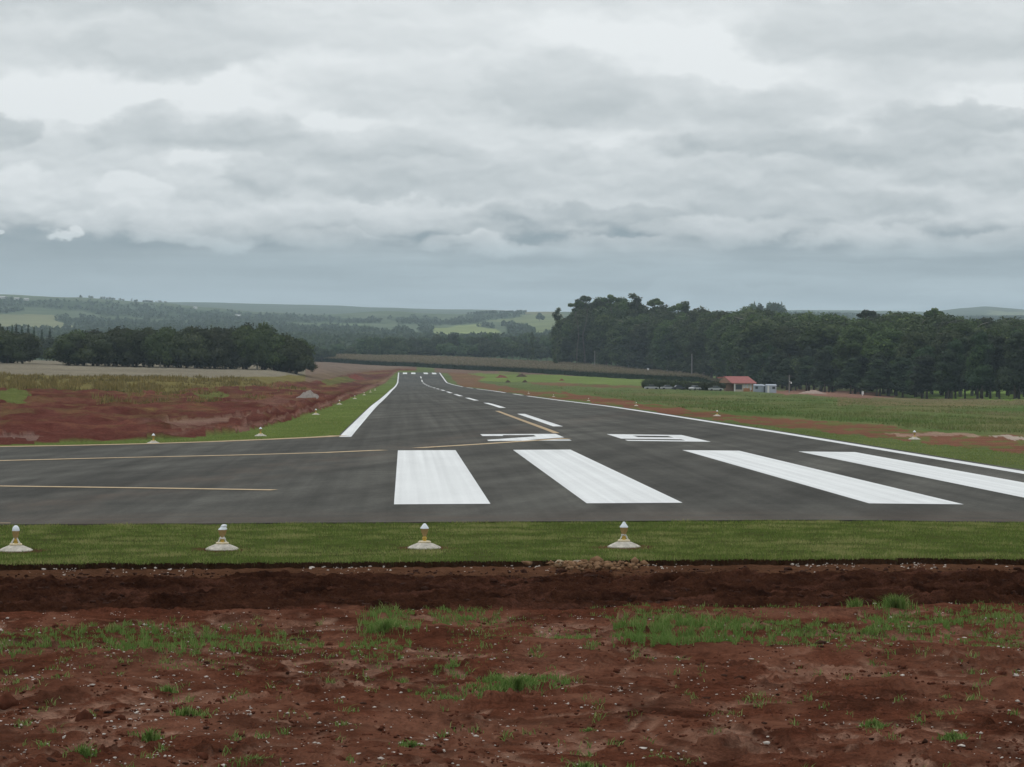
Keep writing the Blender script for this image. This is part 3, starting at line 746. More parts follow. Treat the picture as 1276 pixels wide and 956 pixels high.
def crown_mesh(name, lobes, n, size, seed, core=.72):
    g = np.random.default_rng(seed); P, N, T = [], [], []
    vol = np.array([l[3] * l[4] * l[5] for l in lobes]) ** .67; vol /= vol.sum()
    for li, (x, y, z, rx, ry, rz) in enumerate(lobes):
        k = max(12, int(n * vol[li])); d = g.normal(size=(k, 3)); d /= np.linalg.norm(d, axis=1)[:, None]
        rad = g.uniform(.62, 1.0, k) ** .6
        rad *= 1 + .28 * perlin(d[:, 0] * 2.5 + li * 7, d[:, 1] * 2.5 + d[:, 2] * 2, seed + li)
        p = d * rad[:, None] * np.array([rx, ry, rz]) + np.array([x, y, z])
        P.append(p); N.append(d); T.append(np.full(k, g.uniform(.15, .75)) + g.normal(0, .13, k) + .0)
    P = np.concatenate(P); N = np.concatenate(N); T = np.concatenate(T)
    V_, F_ = cards(P, np.full(len(P), size), N, seed=seed)
    tone = np.repeat(np.clip(T, 0, 1), 4)
    tri = np.concatenate([F_[:, [0, 1, 2]], F_[:, [0, 2, 3]]])
    vs_, fs_, ts_ = [V_], [tri], [tone]; o = len(V_)
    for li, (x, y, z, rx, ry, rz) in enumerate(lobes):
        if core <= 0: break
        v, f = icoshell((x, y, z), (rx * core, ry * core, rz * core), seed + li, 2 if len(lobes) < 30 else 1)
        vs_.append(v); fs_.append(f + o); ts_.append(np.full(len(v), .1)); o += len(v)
    me = fastmesh(name, np.concatenate(vs_), np.concatenate(fs_)); vflt(me, 'tone', np.concatenate(ts_))
    return me
def trunk_mb(h, r, seed, lean=.3, limbs=5, low=.35, spread=.22, kids=None):
    g = random.Random(seed); m = MB()
    pts = [(lean * math.sin(i * 1.3 + seed) * i / 6, lean * math.cos(i * 1.7 + seed) * i / 6, h * i / 6) for i in range(7)]
    pts[0] = (0, 0, -.5)
    m.tube(pts, [r * (1 - .13 * i) * (1.25 if i == 0 else 1) for i in range(7)], 7)
    for k in range(limbs):
        f = low + (1 - low) * k / limbs; i = min(5, int(f * 6)); p = Vector(pts[i]).lerp(Vector(pts[i + 1]), f * 6 - i)
        a = g.uniform(0, 6.28); L = h * spread * g.uniform(.7, 1.2)
        q = p + Vector((math.cos(a) * L, math.sin(a) * L, L * .55)); mid = p.lerp(q, .5) + Vector((0, 0, L * .12))
        m.tube([p, mid, q], [r * .42, r * .3, r * .12], 5)
    return m
def proto(kind, seed):
    """returns (trunk mesh, crown mesh, nominal height)"""
    g = random.Random(seed * 17 + 3); L = []
    if kind == 'broad':            # domed, wide, 10 m
        h = 10
        for k in range(20):
            a = g.uniform(0, 6.28); rr = g.uniform(.3, 4.0); z = 1.9 + (1 - (rr / 4.8) ** 2) * g.uniform(.0, 6.4)
            s = g.uniform(1.3, 2.2); L.append((math.cos(a) * rr, math.sin(a) * rr, z, s * 1.15, s * 1.15, s * .9))
        L.append((0, 0, 4.6, 3.7, 3.7, 3.5))
        t = trunk_mb(6, .28, seed, .3, 6, .3, .4); c = crown_mesh('crown', L, 4600, .42, seed)
        mat = M_fol; bm_ = M_pale_bark if seed % 3 == 0 else M_bark
    elif kind == 'euc':            # tall irregular eucalyptus, 27 m
        h = 27
        ra = g.uniform(3.6, 4.6); zc = g.uniform(12.5, 14.5); hh_ = 26 - zc
        for k in range(44):
            a = g.uniform(0, 6.28); q = g.uniform(-1, 1) if k % 3 else g.uniform(.3, 1); rr = math.sqrt(max(0, 1 - q * q)) * ra * g.uniform(.72, 1.05)
            s = g.uniform(1.5, 2.7); z = zc + q * (hh_ - 1.5) * g.uniform(.86, 1.02)
            if z < 3: continue
            L.append((math.cos(a) * rr, math.sin(a) * rr, z, s * 1.1, s * 1.1, s * 1.05))
        for z in (6, 11, 16, 20): L.append((g.uniform(-.6, .6), g.uniform(-.6, .6), z, 3.4 if z < 20 else 2.6, 3.4 if z < 20 else 2.6, 3.2))
        t = trunk_mb(25, .36, seed, .9, 9, .3, .14); c = crown_mesh('crown', L, 8500, .58, seed)
        mat = M_euc; bm_ = M_pale_bark if seed % 2 else M_bark
    elif kind == 'pine':           # dense dark, bare lower stem, 16 m
        h = 16
        for k in range(22):
            z = g.uniform(3.6, 15.0); f = (z - 3.6) / 11.4; a = g.uniform(0, 6.28); rr = g.uniform(.5, 3.0) * (1 - .75 * f)
            s = g.uniform(1.2, 2.0) * (1 - .30 * f); L.append((math.cos(a) * rr, math.sin(a) * rr, z, s * 1.25, s * 1.25, s * 1.0))
        for z, q in ((6, 2.3), (9.5, 1.9), (13, 1.1)): L.append((0, 0, z, q, q, 2.4))
        t = trunk_mb(14.5, .22, seed, .2, 6, .3, .14); c = crown_mesh('crown', L, 4600, .40, seed)
        mat = M_pine; bm_ = M_bark
    elif kind == 'umbrella':       # bare stem and a flat spreading head, 30 m
        h = 30
        for k in range(9):
            a = g.uniform(0, 6.28); rr = g.uniform(.3, 3.6)
            L.append((math.cos(a) * rr, math.sin(a) * rr, 28.2 - .12 * rr * rr + g.uniform(-.5, .5), 1.3, 1.3, .75))
        L.append((1.2, 0, 25.2, 1.4, 1.2, .7))
        t = trunk_mb(27.0, .3, seed, 1.2, 7, .84, .075); c = crown_mesh('crown', L, 900, .6, seed, .5)
        mat = M_euc; bm_ = M_bark
    elif kind == 'slim':           # slender open eucalyptus, 26 m
        h = 26
        for k in range(26):
            z = 4 + 21 * (k + g.random()) / 26; a = g.uniform(0, 6.28); rr = g.uniform(.2, 1.5); s = g.uniform(.9, 1.5)
            L.append((math.cos(a) * rr, math.sin(a) * rr, z, s, s, s * .9))
        t = trunk_mb(24, .22, seed, .7, 8, .25, .05); c = crown_mesh('crown', L, 2600, .5, seed, .5)
        mat = M_euc; bm_ = M_bark
    elif kind == 'conifer':
        h = 16
        for k in range(9):
            f = k / 8; L.append((0, 0, 2 + f * 13, 2.1 * (1 - f) + .35, 2.1 * (1 - f) + .35, 1.2))
        t = trunk_mb(14, .2, seed, .1, 3, .3, .1); c = crown_mesh('crown', L, 1300, .55, seed)
        mat = M_pine; bm_ = M_bark
    else:                          # 'farround' big round far tree 14 m
        h = 14
        for k in range(14):
            a = g.uniform(0, 6.28); rr = g.uniform(.5, 4.6); z = 3 + (1 - (rr / 5.8) ** 2) * g.uniform(1.5, 8.5)
            s = g.uniform(1.7, 2.9); L.append((math.cos(a) * rr, math.sin(a) * rr, z, s * 1.15, s * 1.15, s * .9))
        L.append((0, 0, 6.5, 4, 4, 4))
        t = trunk_mb(7, .35, seed, .3, 5, .3, .3); c = crown_mesh('crown', L, 2400, .8, seed)
        mat = M_far; bm_ = M_bark
    tm = bpy.data.meshes.new('trunk'); tm.from_pydata(t.v, [], t.f); tm.update(); tm.materials.append(bm_)
    tm.polygons.foreach_set('use_smooth', [True] * len(tm.polygons)); c.materials.append(mat)
    zz = np.empty(len(c.vertices) * 3, np.float32); c.vertices.foreach_get('co', zz); h = float(np.percentile(zz[2::3], 99.7))
    return tm, c, h
NV = {'broad': 6, 'euc': 8, 'pine': 6, 'umbrella': 3, 'slim': 3, 'conifer': 2, 'farround': 5}
PRO = {k: [proto(k, i + 1 + 10 * list(NV).index(k)) for i in range(n)] for k, n in NV.items()}
TREES = {}
def tree(name, kind, X, Y, h, label, group, cat='tree', wide=1.0, rz=None, z=None, var=None):
    """first tree of each mesh pair is built, the rest are object copies"""
    v = random.randrange(NV[kind]) if var is None else var
    tm, c, hn = PRO[kind][v]; key = (name, kind, v)
    if z is None: z = float(Hbase(X, Y)) if math.hypot(X, Y) < 1330 else float(Hhill(np.array(X), np.array(Y))[0])
    if key not in TREES:
        e = bpy.data.objects.new(name, None); col.objects.link(e); e.empty_display_size = 1
        t_ = link('trunk', tm, None, e); c_ = link('crown', c, None, e); TREES[key] = (e, t_, c_)
    else:
        e0, t0, c0 = TREES[key]
        e = e0.copy(); col.objects.link(e)
        for q in (t0, c0):
            w_ = q.copy(); col.objects.link(w_); w_.parent = e
    s = h / hn
    e.location = (X, Y, z - .05); e.rotation_euler = (0, 0, random.uniform(0, 6.28) if rz is None else rz); e.scale = (s * wide, s * wide, s)
    e['label'] = label; e['category'] = cat
    if group: e['group'] = group
    elif 'group' in e: del e['group']
    return e
def top_h(px, py, Y, z):        # height that reaches picture row py
    d = ray(px, py); r_ = Y / d.y; return CH + d.z * r_ - z

# left grove on the dry field
def grove(px0, px1, step, tops, D, rows, label, group, name='grove_tree'):
    for j in range(rows):
        px = px0 + (j % 2) * step * .5
        while px < px1:
            Y = D + j * 9 + random.uniform(-2.5, 2.5); X = xof(px, Y); z = float(Hbase(X, Y))
            ty = np.interp(px, [t[0] for t in tops], [t[1] for t in tops]) + random.uniform(-3, 4.5) + (4 if j == 0 else 0)
            h = top_h(px, ty, Y, z)
            if h > 3: tree(name, 'broad', X, Y, h, label, group, wide=random.uniform(.95, 1.2) * 8.5 / max(h, 6.5))
            px += step * random.uniform(.85, 1.15)
grove(86, 372, 20, [(60, 419), (80, 414), (120, 412), (200, 411), (250, 409), (285, 409), (308, 404), (330, 407), (350, 414), (372, 424), (384, 434)], 600, 3,
      'dark round-crowned tree of the long grove beyond the pale dry field', 'trees of the long grove on the dry field')
grove(-70, 30, 20, [(-100, 404), (0, 410), (20, 411), (40, 416), (50, 424)], 590, 3,
      'dark round-crowned tree of the short grove cut by the photo edge, beside the dirt track', 'trees of the short grove beside the dirt track')
for i, (px, ty) in enumerate([(0, 404), (9, 408), (15, 405), (20, 404), (27, 407), (35, 405), (42, 408), (52, 411), (62, 409)]):
    Y = 1000 + random.uniform(-10, 10); X = xof(px, Y); z = float(Hbase(X, Y))
    tree('conifer_tree', 'conifer', X, Y, top_h(px, ty, Y, z), 'pointed dark conifer rising behind the short grove by the dirt track', 'conifers behind the short grove', wide=.9)
for i, (px, ty, Y) in enumerate([(58, 421, 900), (75, 418, 930), (95, 417, 900), (40, 419, 930), (392, 432, 1240), (401, 434, 1235), (410, 436, 1240)]):
    X = xof(px, Y); z = float(Hbase(X, Y))
    tree('bushy_tree', 'farround', X, Y, top_h(px, ty, Y, z), 'low bushy green tree behind the ' + ('dirt track gap between the groves' if px < 200 else 'end of the long grove above the maize'),
         'bushy trees behind the dirt track' if px < 200 else 'bushy trees at the end of the long grove', wide=1.0)

# big wood on the right: front line (px, base distance, top row)
FX = [686, 700, 730, 760, 800, 850, 900, 940, 1000, 1060, 1130, 1200, 1276, 1400]
FD = [1180, 1170, 1150, 1130, 1090, 1030, 930, 800, 720, 665, 620, 590, 570, 560]
FT = [415, 392, 374, 371, 378, 387, 380, 383, 390, 387, 389, 391, 397, 395]
def zone(px):
    for lim, q in ((762, 'at its high end over the maize'), (862, 'behind the maize end and clipped hedge'), (935, 'directly behind the red-roofed house'), (1010, 'behind the huts and the lamp pole'), (1125, 'behind the front pines and the pale heap'), (1190, 'above the small grassy clearing')):
        if px < lim: return 'tall eucalyptus of the dense wood, ' + q
    return 'tall eucalyptus of the dense wood, at the photo edge behind dark pines'
def wood():
    # tall eucalyptus rows
    for j in range(6):
        px = 702.0 + (j % 2) * 4
        while px < 1330:
            D = np.interp(px, FX, FD) + (6 if px < 930 else 28) + j * (14 if px < 930 else 34) + random.uniform(-4, 4)
            X = xof(px, D); z = float(Hbase(X, D)); ty = np.interp(px, FX, FT) + random.uniform(-1, 11) + (15 - 4 * j if j < 4 else 0)
            if px < 720: ty += 6
            h = top_h(px, ty, D, z)
            tree('eucalyptus_tree', 'euc', X, D, h, zone(px), 'eucalyptus trees of the big wood', wide=min(1.5, 36 / h) * random.uniform(.85, 1.25))
            px += F / D * 9.2 * random.uniform(.8, 1.2)
    # lower pines with bare stems in front
    for j in range(3):
        px = 905.0 + j * 5
        while px < 1330:
            D = np.interp(px, FX, FD) - 4 + j * 9 + random.uniform(-2, 2)
            X = xof(px, D); z = float(Hbase(X, D)); lo = np.interp(px, [900, 960, 1100, 1180, 1200, 1276], [440, 438, 440, 436, 416, 408])
            if 1128 < px < 1150 and j < 2: px += 6; continue
            h = top_h(px, lo + random.uniform(-8, 10), D, z)
            tree('pine_tree', 'pine', X, D, h, 'dark bare-stemmed pine along the front of the wood, ' + ('behind the house and huts' if px < 970 else 'past the pale heap' if px < 1120 else 'beyond the meadow crest'), 'pines along the front of the wood', wide=random.uniform(1.0, 1.45) * 15 / max(h, 11))
            px += F / D * 6.4 * random.uniform(.75, 1.3)
wood()
for (px, ty, D, kind, lab) in [
    (817, 372, 1110, 'umbrella', 'bare-stemmed tree with a flat umbrella head poking above the wood, standing clear against the sky'),
    (728, 368.5, 1150, 'umbrella', 'spreading flat-topped tree at the high corner of the wood above the maize'),
    (719, 375, 1150, 'umbrella', 'smaller flat-topped tree on the outer shoulder of the wood above the maize'),
    (762, 367, 1150, 'umbrella', 'feathery flat-headed tree on the skyline, between the corner tree and the highest crown'),
    (791, 366.5, 1140, 'slim', 'highest full crown of the big wood, next to the umbrella-headed tree'),
    (855, 376, 1080, 'slim', 'thin spindly treetop standing just above the wood over the maize end'),
    (845, 378, 1080, 'umbrella', 'little flat treetop just above the wood beside the spindly one'),
    (695, 384, 1140, 'slim', 'slender open tree standing apart at the end of the big wood'),
    (691, 408, 1130, 'slim', 'short slender tree at the foot of the slender end tree of the wood'),
    (1162, 383.5, 760, 'umbrella', 'lone flat-topped tree above the wood near the far bare hill'),
    (1080, 386, 800, 'umbrella', 'flat-topped tree rising from the middle of the wood over the pines'),
    (663, 414, 1290, 'slim', 'tall rounded tree standing in front of the valley, left of the slender end tree'),
    (862, 405, 975, 'slim', 'tree with a tall pale bare trunk at the front of the wood, above the hedge')]:
    X = xof(px, D); z = float(Hbase(X, D)); h = top_h(px, ty, D, z)
    tree('flat_topped_tree' if kind == 'umbrella' else 'slender_tree', kind, X, D, h, lab, None, wide=(1.0 if kind == 'umbrella' else .95 if px < 700 else 1.4))

# valley treeline beyond the maize: each tree its own
i = 0
for (pa, pb, ta, tb, D, st) in [(436, 502, 424, 418, 1345, 9), (500, 560, 428, 430, 1390, 9), (556, 612, 430, 428, 1380, 9), (608, 690, 424, 424, 1360, 8.5), (500, 700, 420, 417, 1520, 9), (384, 440, 436, 428, 1450, 9)]:
    px = pa
    while px < pb:
        Y = D + random.uniform(-12, 12); X = xof(px, Y); z = float(Hhill(np.array(X), np.array(Y))[0]); ty = np.interp(px, [pa, pb], [ta, tb]) + random.uniform(-3, 4)
        if pa == 436: ty = np.interp(px, [436, 455, 480, 492, 502], [432, 424, 419, 419, 428]) + random.uniform(-1, 2)
        h = top_h(px, ty, Y, z)
        if h > 2.5: tree('valley_tree', 'farround', X, Y, h, 'round dark green tree in the treeline behind the maize field', 'trees of the treeline behind the maize', wide=min(1.3, 11 / h))
        px += st * random.uniform(.8, 1.2)
for k_ in range(8):
    px = (935, 939, 943, 957, 961, 965, 969, 973)[k_]; Y = 1950 + random.uniform(-20, 20); X = xof(px, Y); z = float(Hhill(np.array(X), np.array(Y))[0])
    h = top_h(px, np.interp(px, [932, 940, 955, 960, 975], [380, 378.5, 382, 378.5, 380]) + random.uniform(-.5, 1), Y, z)
    tree('distant_tree', 'farround', X, Y, h, 'hazy blue-grey tree of the far clump rising behind the big wood', 'trees of the far clump behind the wood', wide=.36)
for (px, ty, hgt, lab) in [(672, 389, 13, 'lone round tree high on the pale pasture hill'), (607, 401, 7, 'small dark tree at the top edge of the bright field'), (668, 419, 6, 'small tree low on the pasture hill beside the wood')]:
    # stand it on the slope where the hill row matches
    for rr in np.geomspace(1700, 4600, 300):
        X = xof(px, rr); zz, yy = Hhill(np.array(X), np.array(rr))
        if yy < ty + hgt * F / rr: break
    tree('pasture_tree', 'farround', X, rr, hgt, lab, None, wide=1.0)

# far-off woods on the hillsides: one mass
def far_woods():
    P, T, S = [], [], []
    n = 26000
    g = np.random.default_rng(5)
    px = g.uniform(-60, 1330, n); r_ = np.exp(g.uniform(math.log(1750), math.log(4700), n))
    X = np.sin((px - 503) / F) * r_; Y = np.cos((px - 503) / F) * r_
    z, y = Hhill(X, Y)
    ex = px + 8 * fbm(px / 25, y / 4, 301, 3); ey = y + 1.0 * fbm(px / 30, y / 5, 303, 3)
    m = np.zeros(n, bool)
    for i_, p in enumerate(WOODS): m |= inpoly(ex, ey, p) & (g.uniform(0, 1, n) < (.9 if i_ in (0, 1) else 1)) & ((i_ > 1) | (fbm(px / 40, y / 6, 401, 3) > -.45))
    # ridge line trees
    nr = 420; pr = g.uniform(-60, 330, nr); pr2 = g.uniform(585, 655, 60); pr = np.concatenate([pr[(pr > 104) & (pr < 215) & (fbm(pr / 12, pr * 0, 8, 3) > -.1)], pr2])
    rr = np.full(len(pr), 4580.); Xr = np.sin((pr - 503) / F) * rr; Yr = np.cos((pr - 503) / F) * rr; zr, _ = Hhill(Xr, Yr)
    X = np.concatenate([X[m], Xr]); Y = np.concatenate([Y[m], Yr]); z = np.concatenate([z[m], zr])
    k = 16; N = len(X)
    print('far trees', N)
    hh = g.uniform(4.5, 9.5, N) * np.interp(np.hypot(X, Y), [1700, 3000, 4600], [1.2, .85, .55])
    d = g.normal(size=(N, k, 3)); d /= np.linalg.norm(d, axis=2)[..., None]; d *= g.uniform(.5, 1, (N, k, 1))
    Pt = np.stack([X, Y, z + hh * .5], -1)[:, None, :] + d * np.stack([hh * .48, hh * .48, hh * .5], -1)[:, None, :]
    tone = np.repeat(g.uniform(.05, .7, N), k * 4)
    V_, F_ = cards(Pt.reshape(-1, 3), np.repeat(hh * .42, k), None, 1.2, 9)
    me = fastmesh('far_woods', V_, F_); vflt(me, 'tone', tone)
    o = link('far_woods', me, M_far); tag(o, 'hazy dark woods covering the far hillsides and ridges', 'woods', kind='stuff')
far_woods()

# ------------------------------------------------------------------ maize field
def maize():
    g = np.random.default_rng(3)
    fx = [330, 380, 500, 600, 700, 800, 870, 905]; fr_ = [1262, 1250, 1185, 1100, 1020, 950, 905, 885]
    bk = [1330, 1330, 1325, 1300, 1180, 1120, 1060, 905]
    n = 150000
    px = g.uniform(335, 900, n); f = g.uniform(0, 1, n) ** 1.8
    a = np.interp(px, fx, fr_); b = np.interp(px, fx, bk); rr = a + (b - a) * f
    front = g.uniform(0, 1, n) < .30; rr = np.where(front, a + g.uniform(0, 1.5, n), rr)
    X = np.tan((px - 503) / F) * rr; Y = rr
    z = Hbase(X, Y); hz = np.where(front, g.uniform(.1, 2.2, n), g.uniform(1.9, 2.5, n)); hz = hz * (1 + .06 * fbm(X / 9, Y / 14, 4, 3))
    hz *= np.clip((900 - px) / 30, .35, 1)
    V_, F_ = cards(np.stack([X, Y, z + hz], -1), np.where(front, .55, .5), None, 1.8, 4)
    tone = np.repeat(np.where(front, g.uniform(0, .35, n) + .5 * (hz > 2.0), g.uniform(.75, 1, n)), 4)
    # dense body so the rows are not see-through
    cs = np.linspace(335, 900, 190); rows = np.linspace(0, 1, 26); A, B = np.meshgrid(cs, rows)
    rr = np.interp(A, fx, fr_) + 1 + (np.interp(A, fx, bk) - np.interp(A, fx, fr_)) * B; XX = np.tan((A - 503) / F) * rr; ZZ = Hbase(XX, rr) + 2.0 * np.clip((900 - A) / 30, .3, 1)
    G = np.stack([XX, rr, ZZ], -1).reshape(-1, 3); gf = gridfaces(26, 190)
    lowr = G[:190].copy(); lowr[:, 2] -= 2.3; off = len(V_)
    side = np.array([[off + 4940 + i, off + 4940 + i + 1, off + i + 1, off + i] for i in range(189)])
    me = fastmesh('maize', np.concatenate([V_, G, lowr]), np.concatenate([F_, gf + off, side]))
    vflt(me, 'tone', np.concatenate([tone, np.full(len(G), .95), np.full(190, .05)]))
    tag(link('maize', me, M_maize), 'tall maize crop with dark green front face and tan tassels, across the runway end', 'maize', kind='stuff')
maize()

# ------------------------------------------------------------------ grasses
def blades(name, X, Y, Z, h, wid, mat, lean=.35, tone=None, seed=1, label='', kind='stuff', bend=False, parent=None, cat='grass', loc=None):
    g = np.random.default_rng(seed); n = len(X); a = g.uniform(0, 6.28, n)
    dx, dy = np.cos(a) * wid / 2, np.sin(a) * wid / 2; la = g.uniform(0, 6.28, n); ll = h * np.abs(g.normal(0, lean, n))
    tx, ty = X + np.cos(la) * ll, Y + np.sin(la) * ll
    if tone is None: tone = g.uniform(0, 1, n)
    if not bend:
        V_ = np.stack([np.stack([X - dx, Y - dy, Z], -1), np.stack([X + dx, Y + dy, Z], -1), np.stack([tx, ty, Z + h], -1)], 1).reshape(-1, 3)
        F_ = np.arange(n * 3).reshape(n, 3); tn = np.repeat(tone, 3)
    else:
        mx, my = X + np.cos(la) * ll * .35, Y + np.sin(la) * ll * .35; hm = h * .62
        V_ = np.stack([np.stack([X - dx, Y - dy, Z], -1), np.stack([X + dx, Y + dy, Z], -1), np.stack([mx + dx * .75, my + dy * .75, Z + hm], -1), np.stack([mx - dx * .75, my - dy * .75, Z + hm], -1),
                       np.stack([tx, ty, Z + h * .9], -1)], 1).reshape(-1, 3)
        q = np.arange(n)[:, None] * 5; F_ = np.concatenate([q + np.array([[0, 1, 2]]), q + np.array([[0, 2, 3]]), q + np.array([[3, 2, 4]])]); tn = np.repeat(tone, 5)
    me = fastmesh(name, V_, F_); vflt(me, 'tone', np.clip(tn, 0, 1))
    o = link(name, me, mat, parent, loc)
    if kind: tag(o, label, cat, kind=kind)
    return o
g = np.random.default_rng(21)
def verge_near():
    n = 330000
    X = g.uniform(-11.5, 15.5, n); Y = g.uniform(31.55, 39.75, n)
    ed = 31.7 + .15 * fbm(X / .6, Y * 0, 3, 4) + .08 * fbm(X / .14, Y * 0, 9, 3)
    LT = [(xof(q, 34.1), 34.1) for q in (20.5, 278, 530, 778.5)]
    dl = np.min([np.hypot(X - a, (Y - b) * .8) for a, b in LT], axis=0) + .12 * fbm(X / .2, Y / .2, 97, 3)
    keep = (Y > ed - .02) & ((dl > .42) | (g.uniform(0, 1, n) < .30)) & (Y < 39.72 + .10 * fbm(X / .4, X * 0, 15, 3))
    d = fbm(X / .7, Y / .5, 16, 4); keep &= (g.uniform(0, 1, n) < .75 + .6 * d)
    X, Y, d = X[keep], Y[keep], d[keep]
    Z = Hbase(X, Y) - .01
    h = g.uniform(.022, .055, len(X)) * (1 + .35 * d); h = np.where(Y < 31.95, h * 1.5, h)
    pt = fbm(X / 2.5, Y / 1.3, 18, 3)
    tone = np.clip(.42 + .40 * pt + .55 * d + g.normal(0, .2, len(X)) + .25 * (g.uniform(0, 1, len(X)) < .06), 0, 1)
    blades('verge_grass', X, Y, Z, h, .012, M_lawn, .6, tone, 2, 'short mown green turf strip between the red soil and the asphalt')
verge_near()
# turf beside the runway and the taxiway (nearer parts)
def verge_side():
    n = 260000
    px = g.uniform(-40, 1320, n); py = g.uniform(480, 578, n)
    ww = (py - 462.0)
    keep = g.uniform(0, 1, n) < .9
    px, py = px[keep], py[keep]
    vb = [(-300, 563), (0, 552), (100, 549), (190, 546), (250, 543), (300, 538), (330, 532), (370, 520), (410, 507), (440, 494), (465, 484)]
    lo = np.interp(px, [p[0] for p in vb], [p[1] for p in vb])
    A = (px < 470) & (py > lo)
    B = (px > 700) & (py > np.interp(px, [700, 740, 800, 880, 950, 1050, 1140, 1200, 1276], [497, 503, 510, 521, 529, 540, 549, 555, 563]))
    k = A | B; px, py = px[k], py[k]
    Y = 2.5 * F / (py - 462 - ROLL * (px - CX)); X = np.tan(np.arctan((px - 638) / F) + YAW) * Y
    e = np.interp(X, TX, TYe)
    k = ((X < XL - .02) & (Y > e + .03)) | (X > XR + .02)
    X, Y = X[k], Y[k]; Z = Hbase(X, Y) - .01
    h = g.uniform(.03, .07, len(X)); s = np.clip(Y / 80, 1, 4)
    blades('verge_grass', X, Y, Z, h, .016 * s, M_lawn, .5, np.clip(.62 + .25 * fbm(X / 3, Y / 6, 77, 3) + g.normal(0, .15, len(X)), 0, 1), 3, 'short turf along the runway and taxiway edges beside the white edge lines')
verge_side()
def meadow():
    n = 90000
    px = g.uniform(560, 1330, n); py = g.uniform(478, 544, n)
    up_ = np.interp(px, [560, 700, 800, 850, 960, 1060, 1276], [476, 482, 486, 487, 491, 496, 497]); lo = np.interp(px, [560, 640, 700, 760, 800, 860, 930, 1000, 1060, 1110, 1150, 1200, 1276, 1400], [478, 481, 486, 495, 502, 510, 516, 523, 527, 531, 535, 538, 541, 548])
    w_ = fbm(px / 22, py / 7, 11, 4)
    k = (py > up_) & (py < lo - .5 + 1.5 * w_) & (px > 620)
    px, py = px[k], py[k]
    pts = []
    # distance by marching in bulk
    dx = np.tan(np.arctan((px - 638) / F) + YAW)
    Y = np.full(len(px), 90.0); done = np.zeros(len(px), bool); out = np.zeros(len(px))
    for st in range(400):
        X = dx * Y; z = Hbase(X, Y); yy = 462.7 - (z - CH) * F / Y + ROLL * (px - CX)
        hit = (yy <= py) & ~done; out[hit] = Y[hit]; done |= hit; Y = np.where(done, Y, Y * 1.006)
    px, py, Y = px[done], py[done], out[done]; Y = Y * g.uniform(.994, 1.006, len(Y)); X = np.tan(np.arctan((px - 638) / F) + YAW) * Y; Z = Hbase(X, Y) - .02
    s = np.clip(Y / 160, .8, 3.2)
    v = fbm(X / 14, Y / 40, 31, 3)
    h = g.uniform(.06, .26, len(X)) * (1 + .5 * v)
    blades('meadow_grass', X, Y, Z, h, .05 * s, M_meadow, .6, np.clip(.48 + .65 * v + g.normal(0, .16, len(X)), 0, 1), 5, 'rough knee-high green meadow grass beyond the red soil band beside the runway')
meadow()
def weeds_left():
    n = 60000
    px = g.uniform(-40, 480, n); rr = np.exp(g.uniform(math.log(170), math.log(430), n))
    X = np.tan((px - 503) / F) * rr; Y = rr; Z = Hbase(X, Y); py = 462 - (Z - CH) * F / rr + ROLL * (px - CX)
    upW = np.interp(px, [-300, 0, 150, 250, 340, 400, 440, 480], [466, 467, 469, 470, 469, 465, 461, 458])
    upD = np.interp(px, [-300, 0, 60, 170, 260, 330, 400, 440, 470, 500], [484, 485, 487, 490, 484, 479, 472, 463, 459, 457])
    q = fbm(px / 40, py / 4.5, 5, 4)
    k = (py > upW + 2 * fbm(px / 30, py / 8, 6, 3)) & ((py < upD) | ((py < upD + 18) & (q + .3 * fbm(px / 9, py / 3, 63, 3) > .25) & (px > 120)))
    k &= (g.uniform(0, 1, n) < .35 + 1.2 * fbm(px / 25, py / 5, 64, 3) + .25)
    X, Y, Z, px, py = X[k], Y[k], Z[k], px[k], py[k]
    v = fbm(X / 10, Y / 20, 8, 3); s = Y / 200
    blades('dry_weeds', X, Y, Z, g.uniform(.15, .60, len(X)) * (1 + .6 * v), .10 * s, M_straw, .3, np.clip(.5 + .5 * v + g.normal(0, .2, len(X)), 0, 1), 6, 'yellowish waist-high weeds between the dry field and the red earthworks')
    nb = 26
    return
weeds_left()

